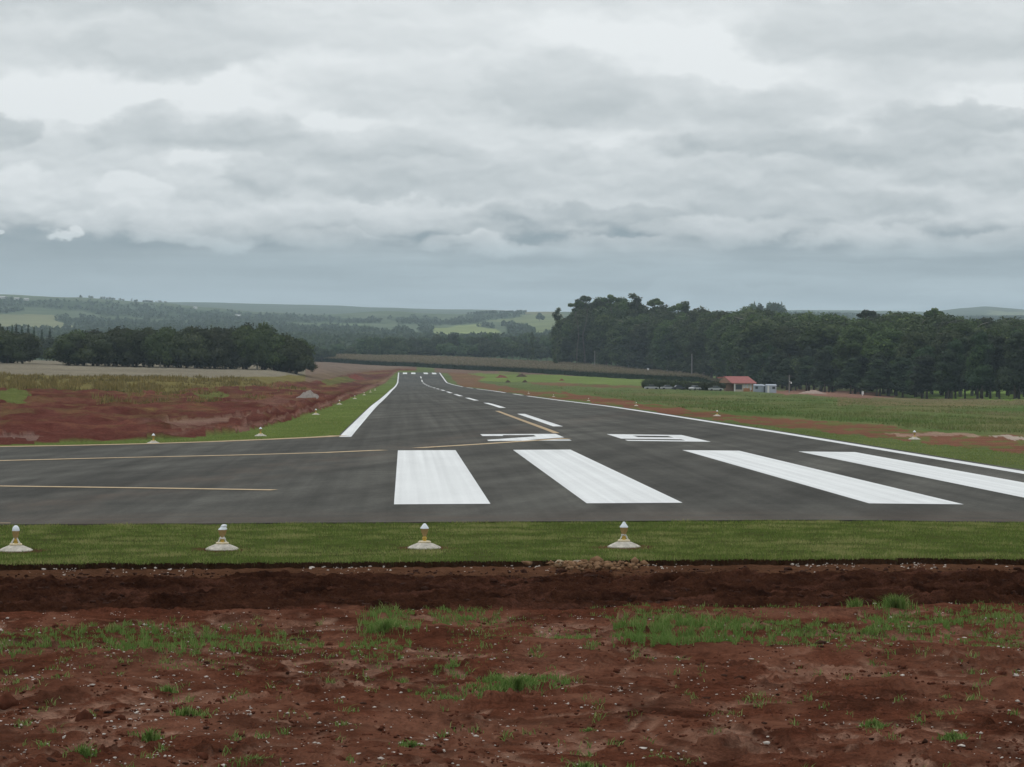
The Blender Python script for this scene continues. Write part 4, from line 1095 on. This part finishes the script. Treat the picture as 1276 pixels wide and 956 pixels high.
# foreground weeds: mats of grass plus single tufts
def fgpt(px, py):
    """ground point for arrays of picture positions in the near soil"""
    Y = (CH + .045) * F / (py - 462.7 - ROLL * (px - CX)); X = np.tan(np.arctan((px - 638) / F) + YAW) * Y
    return X, Y
def mats_():
    PX, PY_, H_ = [], [], []
    bands = [(0, 60, 770, 806, 900, .07), (60, 130, 768, 800, 900, .08), (130, 200, 765, 806, 1300, .11), (195, 260, 770, 812, 1100, .09), (255, 330, 772, 806, 1000, .09), (320, 400, 778, 806, 900, .07), (-80, 0, 770, 806, 800, .08),
             (452, 520, 752, 784, 1100, .11), (430, 510, 784, 814, 900, .07), (532, 585, 748, 768, 650, .08), (575, 625, 748, 762, 350, .07), (560, 700, 775, 800, 500, .05), (600, 690, 756, 772, 200, .05), (690, 745, 780, 798, 400, .06),
             (770, 860, 766, 806, 2600, .13), (850, 940, 768, 802, 2200, .12), (930, 1045, 772, 804, 1900, .09), (740, 900, 752, 768, 900, .06), (905, 1030, 752, 772, 350, .05), (1075, 1180, 760, 800, 1900, .09), (1170, 1290, 756, 790, 1300, .09), (1180, 1300, 788, 806, 800, .06),
             (1030, 1100, 780, 800, 500, .06), (600, 705, 838, 858, 1500, .09), (515, 605, 848, 866, 700, .06), (548, 580, 822, 834, 250, .06), (1000, 1120, 805, 815, 300, .04), (20, 420, 800, 824, 900, .04), (430, 640, 800, 830, 350, .04), (1200, 1290, 802, 815, 250, .05)]
    for (x0, x1, y0, y1, n, h) in bands:
        cx, cy = (x0 + x1) / 2, (y0 + y1) / 2
        px = g.uniform(x0 - 6, x1 + 6, n * 3); py = g.uniform(y0, y1, n * 3)
        e = 1 - ((px - cx) / ((x1 - x0) / 2 + 8)) ** 2 - ((py - cy) / ((y1 - y0) / 2 + 1)) ** 2
        k = e + 2.0 * fbm(px / 11, py / 3.6, 90, 4) > .75
        px, py = px[k][:int(n * .95)], py[k][:int(n * .95)]
        PX.append(px); PY_.append(py); H_.append(np.full(len(px), h))
    px, py, h = map(np.concatenate, (PX, PY_, H_)); X, Y = fgpt(px, py); Z = Hfull(X, Y) - .01
    d = fbm(X / .35, Y / .35, 92, 3)
    h = h * g.uniform(.25, .85, len(X)) * (1 + .6 * d)
    blades('weed_grass', X, Y, Z, h, .009, M_tuft, .55, np.clip(.45 + .2 * d + g.normal(0, .18, len(X)), 0, 1), 7, 'loose mats of bright green grass creeping over the red soil', bend=True)
    # stray sprigs
    n = 900; sx = g.uniform(-60, 1320, n); sy = 760 + g.uniform(0, 1, n) ** 1.3 * 195; kk = fbm(sx / 70, sy / 16, 191, 3) > .12; sx = sx[kk]; sy = sy[kk]; n = len(sx)
    rep = g.integers(5, 22, n); px = np.repeat(sx, rep) + g.normal(0, 4, rep.sum()); py = np.repeat(sy, rep) + g.normal(0, 1.4, rep.sum())
    X, Y = fgpt(px, py); Z = Hfull(X, Y) - .01
    blades('weed_sprigs', X, Y, Z, g.uniform(.02, .07, len(X)), .008, M_tuft, .8, None, 8, 'tiny scattered green sprigs dotted over the bare red soil', bend=True)
mats_()
def tuft(px, py, h, rad, n, label, seed):
    X, Y = fgpt(np.array(float(px)), np.array(float(py))); X, Y = float(X), float(Y)
    gg = np.random.default_rng(seed); a = gg.uniform(0, 6.28, n); r_ = np.abs(gg.normal(0, rad * .5, n))
    x = np.cos(a) * r_; y = np.sin(a) * r_; hh = h * gg.uniform(.5, 1.1, n) * (1 - .4 * np.clip(r_ / rad, 0, 1))
    z = Hfull(X + x, Y + y) - float(Hfull(X, Y)) - .012
    o = blades('grass_tuft', x, y, z, hh, .010, M_tuft, .6, None, seed, kind=None, bend=True, loc=(X, Y, float(Hfull(X, Y))))
    tag(o, label, 'grass tuft')
for i, t_ in enumerate([(1118, 760, .20, .20, 380, 'tallest bright green grass tuft, at the foot of the dark furrowed bank'),
    (1066, 758, .16, .10, 90, 'thin wispy grass tuft with upright stalks beside the tallest tuft by the bank'),
    (648, 855, .13, .32, 520, 'dense rounded grass tuft alone in the middle of the bare red soil'),
    (480, 782, .15, .28, 330, 'thick clump of grass below the third runway light from the photo edge'),
    (105, 928, .13, .12, 120, 'small spiky tuft with pale blades on bare red soil, lowest one by the photo corner'),
    (190, 905, .12, .10, 110, 'small upright tuft on bare soil just above the spiky corner tuft'),
    (318, 942, .09, .20, 150, 'flat spreading tuft with one long trailing runner near the bottom of the photo'),
    (235, 876, .09, .12, 110, 'little tuft on a dark clod heap below the long mat of grass'),
    (730, 948, .09, .16, 120, 'sparse tuft at the very bottom of the photo below the dense round tuft'),
    (515, 918, .06, .12, 110, 'low flat tuft on the pale washed soil below the dense round tuft'),
    (1090, 908, .08, .12, 120, 'small leafy tuft where the pale wash channels meet'),
    (1190, 920, .09, .14, 140, 'small twin-bladed tuft on the bare soil towards the photo corner'),
    (820, 936, .05, .10, 60, 'tiny tuft on smooth dark soil near the bottom of the photo'),
    (212, 845, .09, .10, 80, 'single small upright tuft just below the long mat of grass'),
    (735, 900, .05, .10, 60, 'tiny low tuft beside white pebbles in the bare soil')]):
    tuft(*t_, 100 + i)

# ------------------------------------------------------------------ stones
M_peb = simple('pale_pebble', (.50, .45, .40), .8, .2, .3, 30.0)
M_ochre = simple('ochre_rock', (.20, .115, .06), .85, .15, .5, 9.0)
M_clod = simple('soil_clod', (.042, .018, .011), .95, .1, .3, 14.0)
def stones(name, X, Y, Z, s, mat, label, cat, flat=.6, seed=1, sub=1):
    gg = np.random.default_rng(seed); bm = bmesh.new(); bmesh.ops.create_icosphere(bm, subdivisions=sub, radius=1)
    v = np.array([x.co[:] for x in bm.verts]); f = np.array([[x.index for x in q.verts] for q in bm.faces]); bm.free()
    n = len(X); k = len(v)
    V_ = v[None] * (1 + .28 * gg.normal(size=(n, k, 1)))
    V_ *= s[:, None, None] * np.stack([gg.uniform(.7, 1.4, n), gg.uniform(.7, 1.4, n), gg.uniform(.6, 1.1, n) * flat], -1)[:, None, :]
    a = gg.uniform(0, 6.28, n); c, s_ = np.cos(a)[:, None], np.sin(a)[:, None]
    x = V_[..., 0] * c - V_[..., 1] * s_; y = V_[..., 0] * s_ + V_[..., 1] * c
    V_ = np.stack([x + X[:, None], y + Y[:, None], V_[..., 2] + Z[:, None]], -1).reshape(-1, 3)
    F_ = (f[None] + (np.arange(n) * k)[:, None, None]).reshape(-1, 3)
    o = link(name, fastmesh(name, V_, F_), mat); tag(o, label, cat, kind='stuff'); return o
n = 20000; px = g.uniform(-60, 1330, n); py = 750 + g.uniform(0, 1, n) ** 1.25 * 215
dens = .04 + 1.25 * fbm(px / 55, py / 14, 55, 5) + np.interp(px, [0, 450, 700, 900, 1276], [.30, .22, .02, -.03, .06])
dens += .25 * np.exp(-((py - 805) / 18) ** 2)
k = g.uniform(0, 1, n) < dens * .55; X, Y = fgpt(px[k], py[k])
stones('gravel', X, Y, Hfull(X, Y) + .002, .0044 * np.exp(g.normal(.25, .5, len(X))), M_peb, 'small whitish pebbles strewn over the bare red soil', 'pebbles', .55, 3)
n = 1700; X = g.uniform(-7.5, 11.5, n); Y = 31.55 - np.abs(g.normal(0, .75, n)); q = fbm(X / 1.3, X * 0, 57, 3)
k = g.uniform(0, 1, n) < .25 + q; X, Y = X[k], Y[k]
stones('edge_gravel', X, Y, Hbase(X, Y) - .045, .0085 * np.exp(g.normal(.1, .45, len(X))), M_peb, 'band of small pale stones along the foot of the turf edge', 'gravel', .7, 4)
c = fgpt(np.array([738.]), np.array([699.])); cx, cy = float(c[0][0]), float(c[1][0])
n = 260; X = cx + g.normal(0, .30, n); Y = cy - .25 - np.abs(g.normal(0, .45, n)); Y = np.minimum(Y, 31.62)
stones('rubble', X, Y, Hbase(X, Y) - .045 + g.uniform(0, .05, n), .020 * np.exp(g.normal(.1, .5, n)), M_ochre, 'spill of ochre rubble at the turf edge below the last runway light', 'rubble', .8, 5)
for i, (px_, py_, s_, lb) in enumerate([(696, 696, .075, 'pale yellowish rock at the end of the ochre rubble spill'), (706, 697, .06, 'ochre rock in the middle of the three large ones on the rubble spill'), (717, 697, .07, 'pale brown rock nearest to the loose ochre rubble, of the three large ones')]):
    bm = bmesh.new(); bmesh.ops.create_icosphere(bm, subdivisions=2, radius=s_)
    for v in bm.verts:
        kx = 1 + .35 * float(perlin(v.co.x * 16 + i * 5, v.co.y * 16 + v.co.z * 13, 3)); v.co = Vector((v.co.x * kx * 1.2, v.co.y * kx, v.co.z * kx * .75))
    me = bpy.data.meshes.new('rock'); bm.to_mesh(me); bm.free(); X, Y = fgpt(np.array(float(px_)), np.array(float(py_)))
    o = link('rock', me, simple('rock_%d' % i, [(.36, .29, .19), (.27, .18, .095), (.32, .25, .18)][i], .85, .15, .35, 20.0), None, (float(X), min(float(Y), 31.6), float(Hbase(X, Y)) - .035)); tag(o, lb, 'rock')
n = 9000; X = g.uniform(-8, 12, n); Y = g.uniform(25.9, 30.6, n)
stones('soil_clods', X, Y, Hbase(X, Y) - .05 + .02 * g.normal(size=n), .013 * np.exp(g.normal(0, .55, n)), M_clod, 'dark crumbly clods on the furrowed soil bank', 'soil clods', .8, 6)
n = 900; px = g.uniform(-60, 1330, n); py = 755 + g.uniform(0, 1, n) * 200; k = fbm(px / 60, py / 16, 59, 3) > .1; X, Y = fgpt(px[k], py[k])
stones('loose_clods', X, Y, Hfull(X, Y), .014 * np.exp(g.normal(0, .5, len(X))), M_clod, 'small dark lumps of earth lying on the red soil', 'soil clods', .7, 7)

M_crumb = simple('soil_crumb', (.090, .034, .021), 1.0, .0, .4, 14.0)
n = 15000; px = g.uniform(-60, 1330, n); py = 750 + g.uniform(0, 1, n) * 212; k = fbm(px / 50, py / 12, 159, 4) > -.12; X, Y = fgpt(px[k], py[k])
stones('soil_crumbs', X, Y, Hfull(X, Y) - .001, .0075 * np.exp(g.normal(0, .55, len(X))), M_crumb, 'red-brown crumbs of earth covering the bare soil', 'soil crumbs', .8, 17)
# ------------------------------------------------------------------ runway lights
M_conc = simple('painted_concrete', (.47, .44, .38), .9, .1, .3, 16.0)
M_plate = simple('cream_metal', (.70, .60, .40), .6, .3, .2, 20.0)
M_stem = simple('yellow_metal', (.55, .36, .07), .5, .4, .2, 20.0)
M_lenslow = simple('painted_refraction_glass', (.36, .25, .11), .18, .6, .15, 25.0)  # clear lens, its amber refraction painted into the base colour
M_lenstop = simple('painted_sky_glass', (.72, .77, .80), .12, .7, .06, 25.0)  # clear cap, the white sky reflection painted into the base colour
M_brkt = simple('grey_white_metal', (.62, .60, .55), .6, .3, .2, 20.0)
def make_light(X, Y, label, group, style=0, s=1.0, z=None):
    e = bpy.data.objects.new('runway_light', None); col.objects.link(e); e.location = (X, Y, float(Hbase(X, Y)) if z is None else z); e.scale = (s, s, s)
    e['label'] = label; e['category'] = 'runway light'; e['group'] = group
    m = MB(); m.lathe([(.245, -.04), (.24, .012), (.20, .034), (.14, .060), (.085, .082), (.0001, .084)], 9 if style != 1 else 11); b = m.build('concrete_base', M_conc, e, True); b.rotation_euler = (0, 0, .3 + style)
    m = MB(); m.lathe([(.088, .082), (.090, .097), (.080, .104), (.0001, .104)], 20); m.build('mounting_plate', M_plate, e, True)
    m = MB(); m.lathe([(.026, .10), (.026, .135), (.036, .14), (.036, .150), (.022, .156), (.022, .175), (.0001, .176)], 14); m.build('stem', M_stem, e, True)
    cupw = (.052, .062, .056, .058)[style % 4]
    m = MB(); m.lathe([(.024, .172), (.034, .190), (cupw * .84, .225), (cupw, .268), (cupw * 1.03, .274), (cupw * 1.03, .280), (.0001, .281)], 20); m.build('lower_lens', M_lenslow, e, True)
    m = MB()
    if style == 0: m.lathe([(cupw * 1.02, .279), (cupw * 1.03, .285), (cupw * .98, .305), (cupw * .80, .332), (cupw * .45, .352), (.0001, .360)], 20)
    elif style == 1:
        m.lathe([(cupw * 1.05, .279), (cupw * .98, .296), (cupw * .70, .312), (cupw * .72, .338), (cupw * .5, .352), (.0001, .356)], 7, tilt=(.35, 0, .28))
        m.box(.018, .060, -.012, .012, .318, .342)
    elif style == 2: m.lathe([(cupw * 1.12, .279), (cupw * 1.08, .288), (cupw * .78, .312), (cupw * .45, .338), (cupw * .22, .350), (.0001, .353)], 18)
    else: m.lathe([(cupw * 1.05, .279), (cupw * 1.03, .290), (cupw * .66, .318), (cupw * .40, .340), (cupw * .33, .352), (.0001, .362)], 18)
    m.build('glass_cap', M_lenstop, e, True)
    if style in (0, 3, 1):
        m = MB()
        for sg in (-1, 1):
            m.tube([(sg * .018, -.012, .185), (sg * .036, -.02, .145), (sg * .058, -.025, .106)], [.010, .012, .016] if style == 0 else .009, 6)
        if style == 3: m.tube([(-.04, -.015, .178), (0, -.03, .172), (.045, -.015, .150), (.040, -.02, .125)], .010, 6)
        if style == 1: m.lathe([(.046, .150), (.050, .160), (.034, .170), (.0001, .171)], 10)
        m.build('bracket', M_brkt, e, True)
    return e
for i, (px_, lb) in enumerate([(20.5, 'runway light with an egg-shaped glass cap and splayed bracket, cut by the photo edge'),
                               (278, 'runway light with a broken, jagged tilted glass cap on the turf strip'),
                               (530, 'runway light with a plain pointed white cap and no bracket, below the first wide stripe'),
                               (778.5, 'runway light with a knobbed cap and twisted bracket, beside the ochre rubble')]):
    Y = 34.1 - .06 * i * 0; X = xof(px_, Y); make_light(X, Y, lb, 'lights across the runway end', i)
def far_light(px_, py_, D, lb, grp, s=1.0):
    X = xof(px_, D); make_light(X, D, lb, grp, 2, s)
for (px_, D, lb) in [(191.5, 84.5, 'small runway light on the turf nearest the photo edge, against the muddy pit'), (325, 93.5, 'small runway light on the turf beside the bend of the taxiway edge')]:
    far_light(px_, 0, D, lb, 'lights along the taxiway turf', 1.0)
for i, D in enumerate([142, 194, 255, 315, 375, 435]):
    X = -5.15; make_light(X, D, ['first runway light beyond the taxiway bend, on the turf beside the muddy ruts', 'second runway light beyond the bend, level with the grey gravel heap', 'third runway light beyond the bend, on the turf edge', 'fourth pale dot of a light along the muddy side of the runway',
        'fifth pale dot of a light along the muddy side of the runway', 'farthest pale light visible along the muddy side of the runway'][i], 'lights along the muddy side of the runway', 2, 1.0)
for i, D in enumerate([92.5, 143, 193, 243, 300, 360]):
    X = xof(1140, 92.5) if i == 0 else 18.7; make_light(X, D, ['nearest runway light beside the red soil and the meadow, near the photo edge', 'runway light on the meadow side, just in front of the red soil band', 'third low runway light up the meadow side, below the hedge',
        'fourth runway light of the meadow side, a pale dot by the edge line', 'fifth pale dot of a light along the meadow side edge line', 'farthest pale light along the meadow side edge line'][i], 'lights along the meadow side of the runway', 2, 1.0 if i < 2 else .8)

# ------------------------------------------------------------------ heaps
def heap(name, px_, D, wpx, hpx, mat, label, cat='heap', seed=1, dz=0):
    X = xof(px_, D); z = float(Hbase(X, D)); w_ = wpx * D / F / 2; h = hpx * D / F
    n = 40; xs = np.linspace(-1.25, 1.25, n); A, B = np.meshgrid(xs, xs); r_ = np.hypot(A, B)
    Z = h * np.clip(1 - r_, 0, 1) ** .8 * (1 + .25 * fbm(A * 2, B * 2, seed, 3)) + h * .10 * fbm(A * 6, B * 6, seed + 5, 3) * (r_ < 1.1) - .12 * (r_ > 1.1) - .05
    me = fastmesh(name, np.stack([A * w_, B * w_, Z], -1).reshape(-1, 3), gridfaces(n, n), True)
    return tag(link(name, me, mat, None, (X, D, z + dz)), label, cat)
M_gravel = simple('grey_gravel', (.25, .22, .195), .9, .15, .25, 6.0)
M_redsoil = simple('red_soil', (.17, .055, .038), .95, .1, .35, 3.0)
M_darksoil = simple('dark_soil', (.07, .045, .028), .95, .1, .35, 3.0)
heap('gravel_heap', 385, 250, 34, 12, M_gravel, 'grey conical heap of gravel on the muddy red earthworks', 'gravel heap', 3)
heap('soil_heap', 442, 820, 26, 7, M_redsoil, 'red earth heap beside the far end of the runway, by the muddy side', 'soil heap', 5)
heap('soil_heap', 633, 850, 7, 3.2, M_darksoil, 'small dark earth heap on the lime green strip, nearest the runway', 'soil heap', 6)
heap('soil_heap', 654, 830, 8, 3.5, M_darksoil, 'second small dark earth heap on the lime green strip, middle one of three', 'soil heap', 7)
heap('soil_heap', 700, 860, 8, 3.0, M_redsoil, 'small reddish earth heap on the lime green strip, farthest from the runway', 'soil heap', 8)
heap('soil_heap', 625, 960, 16, 4, M_redsoil, 'low red earth heap on the path before the maize', 'soil heap', 9)
heap('soil_heap', 650, 980, 14, 4.5, M_darksoil, 'brown earth heap at the foot of the maize beyond the runway end', 'soil heap', 10)
heap('pale_soil_heap', 1012, 610, 34, 5, simple('pale_soil', (.33, .25, .21), .95, .1, .3, 3.0), 'low pale earth heap in front of the pines past the huts', 'soil heap', 12)

# ------------------------------------------------------------------ house, huts, hedge, cars, poles
M_wallp = simple('cream_plaster', (.52, .47, .38), .85, .2, .1, 3.0)
M_brown = simple('brown_boards', (.17, .10, .065), .8, .2, .25, 3.0)
M_win = simple('dark_glass', (.05, .06, .07), .15, .6, .1, 3.0)
M_frame = simple('white_frame', (.70, .70, .68), .6, .3, .05, 3.0)
M_orange = simple('orange_wood', (.36, .17, .07), .7, .3, .2, 3.0)
def roof_mat():
    m, t, b, o = new_mat('red_roof_tiles')
    p = t.node('ShaderNodeTexCoord').outputs['Object']; s = t.node('ShaderNodeSeparateXYZ', {0: p})
    wv_ = t.math('SINE', t.math('MULTIPLY', s.outputs[0], 28.0)); n = t.noise(p, 3.0, 5.0, .6)
    c = t.mix(t.mr(n, .3, .7), (.28, .085, .075), (.40, .13, .115)); cs = t.node('ShaderNodeVectorMath', {0: c}, operation='SCALE'); t.l.new(t.mr(wv_, -1, 1, .85, 1.05), cs.inputs['Scale'])
    setin(t, b, 'Base Color', cs.outputs[0]); setin(t, b, 'Roughness', .7); bump(t, b, wv_, .5, .05); return m
M_roof = roof_mat()
def house():
    D = 600; X = xof(921, D); z = float(Hbase(X, D)); e = bpy.data.objects.new('house', None); col.objects.link(e); e.location = (X, D, z)
    tag(e, 'small cream house with a bright red tiled roof at the edge of the wood', 'house')
    # roof ridge runs across, gable end faces left and slightly to camera
    W, L, hw = 6.0, 7.0, 2.0
    m = MB(); m.box(-1.4, 3.1, -2.2, 2.2, 0, hw); m.build('wall', M_wallp, e)
    m = MB(); m.box(-3.3, -1.42, -1.2, 2.2, 0, hw); m.build('annex_wall', M_brown, e)
    m = MB()   # gable roof, ridge along x, with thickness
    def slope(x0, x1, y0, z0, y1, z1, xr0, xr1, th=.14):
        v = [(x0, y0, z0), (x1, y0, z0), (xr1, y1, z1), (xr0, y1, z1)]; m.add(v + [(a, b, c - th) for a, b, c in v], [(0, 1, 2, 3), (7, 6, 5, 4), (0, 4, 5, 1), (1, 5, 6, 2), (2, 6, 7, 3), (3, 7, 4, 0)])
    slope(-2.1, 3.9, -2.9, 1.92, 0, 3.45, -3.6, 2.2); slope(3.9, -2.1, 2.9, 1.92, 0, 3.45, 2.2, -3.6)
    m.add([(3.9, -2.9, 1.9), (3.9, 2.9, 1.9), (2.2, 0, 3.43)], [(0, 1, 2)]); rf = m.build('roof', M_roof, e)
    m = MB(); m.add([(-2.05, -2.75, 1.9), (-3.55, 0, 3.3), (-2.05, 2.75, 1.9), (-5.0, -.3, 1.9), (-5.0, .3, 1.9)], [(0, 1, 3), (1, 2, 4), (1, 4, 3), (0, 3, 4, 2)]); m.build('gable', M_brown, e)
    m = MB(); m.tube([(-5.2, .5, 3.1), (-3.0, .2, 3.25)], .12, 6); m.build('ridge_cap', M_roof, rf)
    for x in (-1.55, 3.4): m = MB(); m.box(x, x + .22, -2.8, -2.6, 0, 1.85); m.build('post', M_frame, e)
    for x in (-1.1,): m = MB(); m.box(x, x + 1.5, -2.24, -2.203, .45, 1.55); w_ = m.build('window', M_win, e)
    for x in (.75, 1.45, 2.3):
        m = MB(); m.box(x, x + .42, -2.26, -2.205, .35, 1.75); w_ = m.build('window', M_frame, e)
        m = MB(); m.box(x + .08, x + .34, -2.27, -2.262, .9, 1.6); m.build('pane', simple('pale_pane', (.45, .48, .5), .3, .5), w_)
    m = MB(); m.box(.7, 2.2, -2.62, -2.5, .0, .75); m.build('bench_rail', M_orange, e)
    m = MB(); m.box(2.5, 2.95, -2.25, -2.205, 0, 1.65); m.build('door', M_orange, e)
    e.scale = (1.05, 1.05, 1.1)
house()
def hut(px_, D, w_, h, label, c, doors):
    X = xof(px_, D); z = float(Hbase(X, D)); e = bpy.data.objects.new('site_hut', None); col.objects.link(e); e.location = (X, D, z); tag(e, label, 'hut', 'site huts beside the house')
    m = MB(); m.box(-w_ / 2, w_ / 2, -1.2, 1.2, .1, h); m.build('wall', simple('hut_paint', c, .6, .3, .12, 2.0), e)
    m = MB(); m.add([(-w_ / 2 - .15, -1.35, h), (w_ / 2 + .15, -1.35, h), (w_ / 2 + .15, 1.35, h), (-w_ / 2 - .15, 1.35, h), (-w_ / 2 - .1, 0, h + .3), (w_ / 2 + .1, 0, h + .3)], [(0, 1, 5, 4), (2, 3, 4, 5), (0, 4, 3), (1, 2, 5), (0, 3, 2, 1)]); m.build('roof', simple('hut_roof', (.33, .38, .44), .5, .4), e)
    for (a, b, z0, z1, mt) in doors: m = MB(); m.box(a, b, -1.235, -1.203, z0, z1); m.build('door' if z0 < .3 else 'window', mt, e)
    m = MB(); m.box(-w_ / 2, w_ / 2, -1.0, 1.0, -.2, .098); m.build('skid', M_bark, e)
hut(945.0, 590, 2.2, 1.75, 'pale grey-blue site hut next to the red-roofed house', (.30, .34, .39), [(-.9, -.3, .9, 1.5, M_win)])
hut(952.3, 594, 1.0, 1.6, 'narrow cabin with a dark doorway, between two paler huts', (.32, .34, .33), [(-.3, .3, .12, 1.7, M_win)])
hut(960.5, 588, 2.4, 1.9, 'white and blue site hut farthest from the house with a dark window', (.36, .40, .46), [(-1.0, -.55, .12, 1.8, M_frame), (.2, .9, 1.0, 1.6, M_win)])
def hedge(px0, px1, D, h, label, seed, name='hedge', dep=2.2):
    xa, xb = xof(px0, D), xof(px1, D); L = []; g_ = random.Random(seed); x = xa
    while x < xb: s = h * g_.uniform(.42, .6); L.append((x - (xa + xb) / 2, g_.uniform(-.5, .5), h * g_.uniform(.45, .6), s * 1.3, dep * .5, s)); x += h * .5
    me = crown_mesh(name, L, 2200, .28, seed, .85); me.materials.append(M_fol)
    return tag(link(name, me, None, None, ((xa + xb) / 2, D, float(Hbase((xa + xb) / 2, D)))), label, 'hedge')
hedge(806, 860, 584, 2.4, 'clipped dark hedge with small trunks in front of the maize end', 5)
hedge(860, 903, 571, 1.9, 'low dark hedge running up to the red-roofed house', 6)
M_carw = simple('white_car_paint', (.36, .37, .38), .3, .5, .04, 2.0); M_card = simple('dark_car_paint', (.06, .065, .075), .3, .5, .04, 2.0); M_tyre = simple('tyre_rubber', (.03, .03, .03), .9, .2)
def car(px_, D, mat, label, rz=0.0):
    X = xof(px_, D); z = float(Hbase(X, D)); e = bpy.data.objects.new('parked_car', None); col.objects.link(e); e.location = (X, D, z); e.rotation_euler = (0, 0, rz); e.scale = (.82, .82, .78); tag(e, label, 'car', 'cars parked behind the meadow')
    m = MB(); pr = [(-2.1, .35), (-2.1, .75), (-1.95, .88), (-1.0, .95), (1.0, .95), (1.9, .85), (2.1, .7), (2.1, .35)]
    n_ = len(pr); m.add([(x, -.85, zz) for x, zz in pr] + [(x, .85, zz) for x, zz in pr], [tuple(range(n_)), tuple(reversed(range(n_, 2 * n_)))] + [((i + 1) % n_, i, i + n_, (i + 1) % n_ + n_) for i in range(n_)]); m.build('body', mat, e)
    m = MB(); pr = [(-1.1, .952), (-.75, 1.42), (.7, 1.45), (1.15, .952)]; n_ = 4
    m.add([(x, -.72, zz) for x, zz in pr] + [(x, .72, zz) for x, zz in pr], [tuple(range(n_)), tuple(reversed(range(n_, 2 * n_)))] + [((i + 1) % n_, i, i + n_, (i + 1) % n_ + n_) for i in range(n_)]); m.build('cabin_glass', M_win, e)
    m = MB(); m.box(-.72, .68, -.7, .7, 1.44, 1.49); m.build('roof', mat, e)
    for x in (-1.3, 1.3):
        for y in (-.83, .83): m = MB(); m.tube([(x, y - .09, .33), (x, y + .09, .33)], .33, 14); m.build('wheel', M_tyre, e, True)
car(812, 577, M_carw, 'white parked car under the far end of the clipped hedge'); car(832, 577, M_carw, 'white parked car in the middle under the clipped hedge', .1)
car(845.5, 577, M_card, 'dark parked car at the near end of the clipped hedge', .2); car(866, 562, M_carw, 'pale parked car between the two hedges', .9); car(892, 564, M_carw, 'white parked car before the low hedge, closest to the red-roofed house', 0)
def pole(px_, D, top, label, lamp=False, cross=True, r_=.11):
    X = xof(px_, D); z = float(Hbase(X, D)); h = top_h(px_, top, D, z); e = bpy.data.objects.new('utility_pole', None); col.objects.link(e); e.location = (X, D, z); tag(e, label, 'pole')
    m = MB(); m.tube([(0, 0, -.3), (0, 0, h * .5), (0, 0, h)], [r_ * 1.3, r_ * 1.1, r_ * .8], 10); m.build('shaft', simple('pole_concrete', (.26, .25, .23), .8), e, True)
    if cross: m = MB(); m.box(-.8, .8, -.06, .06, h - .45, h - .30); m.build('crossarm', M_bark, e)
    if lamp: m = MB(); m.tube([(0, -.1, h * .62), (.25, -.3, h * .66), (.42, -.4, h * .6)], .05, 6); m.build('lamp_arm', M_brkt, e); m = MB(); m.lathe([(.02, h * .52), (.20, h * .53), (.16, h * .60), (.02, h * .62)], 12, (.42, -.4, 0)); m.build('lamp', M_frame, e, True)
pole(983.5, 600, 467, 'wooden utility pole with a white lamp, between the huts and the pale heap', True)
pole(741, 1118, 437, 'utility pole against the dark wood above the maize', False, True, .16)
pole(862, 935, 441, 'tall pale bare pole rising from the maize end in front of the wood', False, False, .22)
# small white marker posts
for (px_, D, h, lb) in [(807.5, 1050, 3.4, 'white marker board standing in the maize below the wood'), (1075, 560, 1.3, 'short white post on the crest of the meadow before the pines')]:
    X = xof(px_, D); z = float(Hbase(X, D)); e = bpy.data.objects.new('marker_post', None); col.objects.link(e); e.location = (X, D, z); tag(e, lb, 'marker')
    m = MB(); m.box(-.06, .06, -.06, .06, -.2, h); m.build('post', M_brkt, e); m = MB(); m.box(-.45, .45, -.10, -.065, h - .7, h + .1) if D > 1000 else m.box(-.25, .25, -.10, -.065, h - .7, h + .05); m.build('board', M_frame, e)
# tan dirt track in the gap between the groves lies on the ground sheet; far farm sheds on the ridge
def shed(px_, r_, w_, label, c=(.6, .6, .58)):
    X = math.sin((px_ - 503) / F) * r_; Y = math.cos((px_ - 503) / F) * r_; z = float(Hhill(np.array(X), np.array(Y))[0]); e = bpy.data.objects.new('farm_building', None); col.objects.link(e); e.location = (X, Y, z); tag(e, label, 'farm building')
    h = 2.6; m = MB(); m.box(-w_ / 2, w_ / 2, -4, 4, -4, h); m.build('wall', simple('whitewash', c, .8), e)
    m = MB(); m.add([(-w_ / 2, -5, h), (w_ / 2, -5, h), (w_ / 2, 5, h), (-w_ / 2, 5, h), (-w_ / 2, 0, h + 1.6), (w_ / 2, 0, h + 1.6)], [(0, 1, 5, 4), (2, 3, 4, 5), (0, 4, 3), (1, 2, 5), (0, 3, 2, 1)]); m.build('roof', simple('pale_sheet_roof', (.55, .55, .54), .6), e)
shed(6, 4330, 34, 'long white farm building high on the wooded far ridge by the photo edge'); shed(29, 4300, 9, 'small white farm house on the far ridge next to the long one'); shed(40.5, 4290, 8, 'second small white farm house along the far ridge')
shed(245, 4350, 7, 'tiny white house on the far ridge above the long grove'); shed(297.5, 4000, 9, 'tiny pale house on the wooded hill below the far skyline')

# ------------------------------------------------------------------ air
def haze():
    m = MB(); m.box(-10500, 10500, -10500, 10500, -9, 330); 
    mt = bpy.data.materials.new('haze_air'); mt.use_nodes = True; t = NT(mt.node_tree); t.n.clear()
    v = t.node('ShaderNodeVolumePrincipled', {'Color': (.70, .88, 1.0, 1), 'Density': HAZE, 'Anisotropy': 0.0}); o = t.node('ShaderNodeOutputMaterial'); t.l.new(v.outputs[0], o.inputs['Volume'])
    tag(m.build('haze', mt), 'thin blue-grey damp air softening the far hills', 'haze', kind='stuff')
HAZE = 1.15e-4
haze()
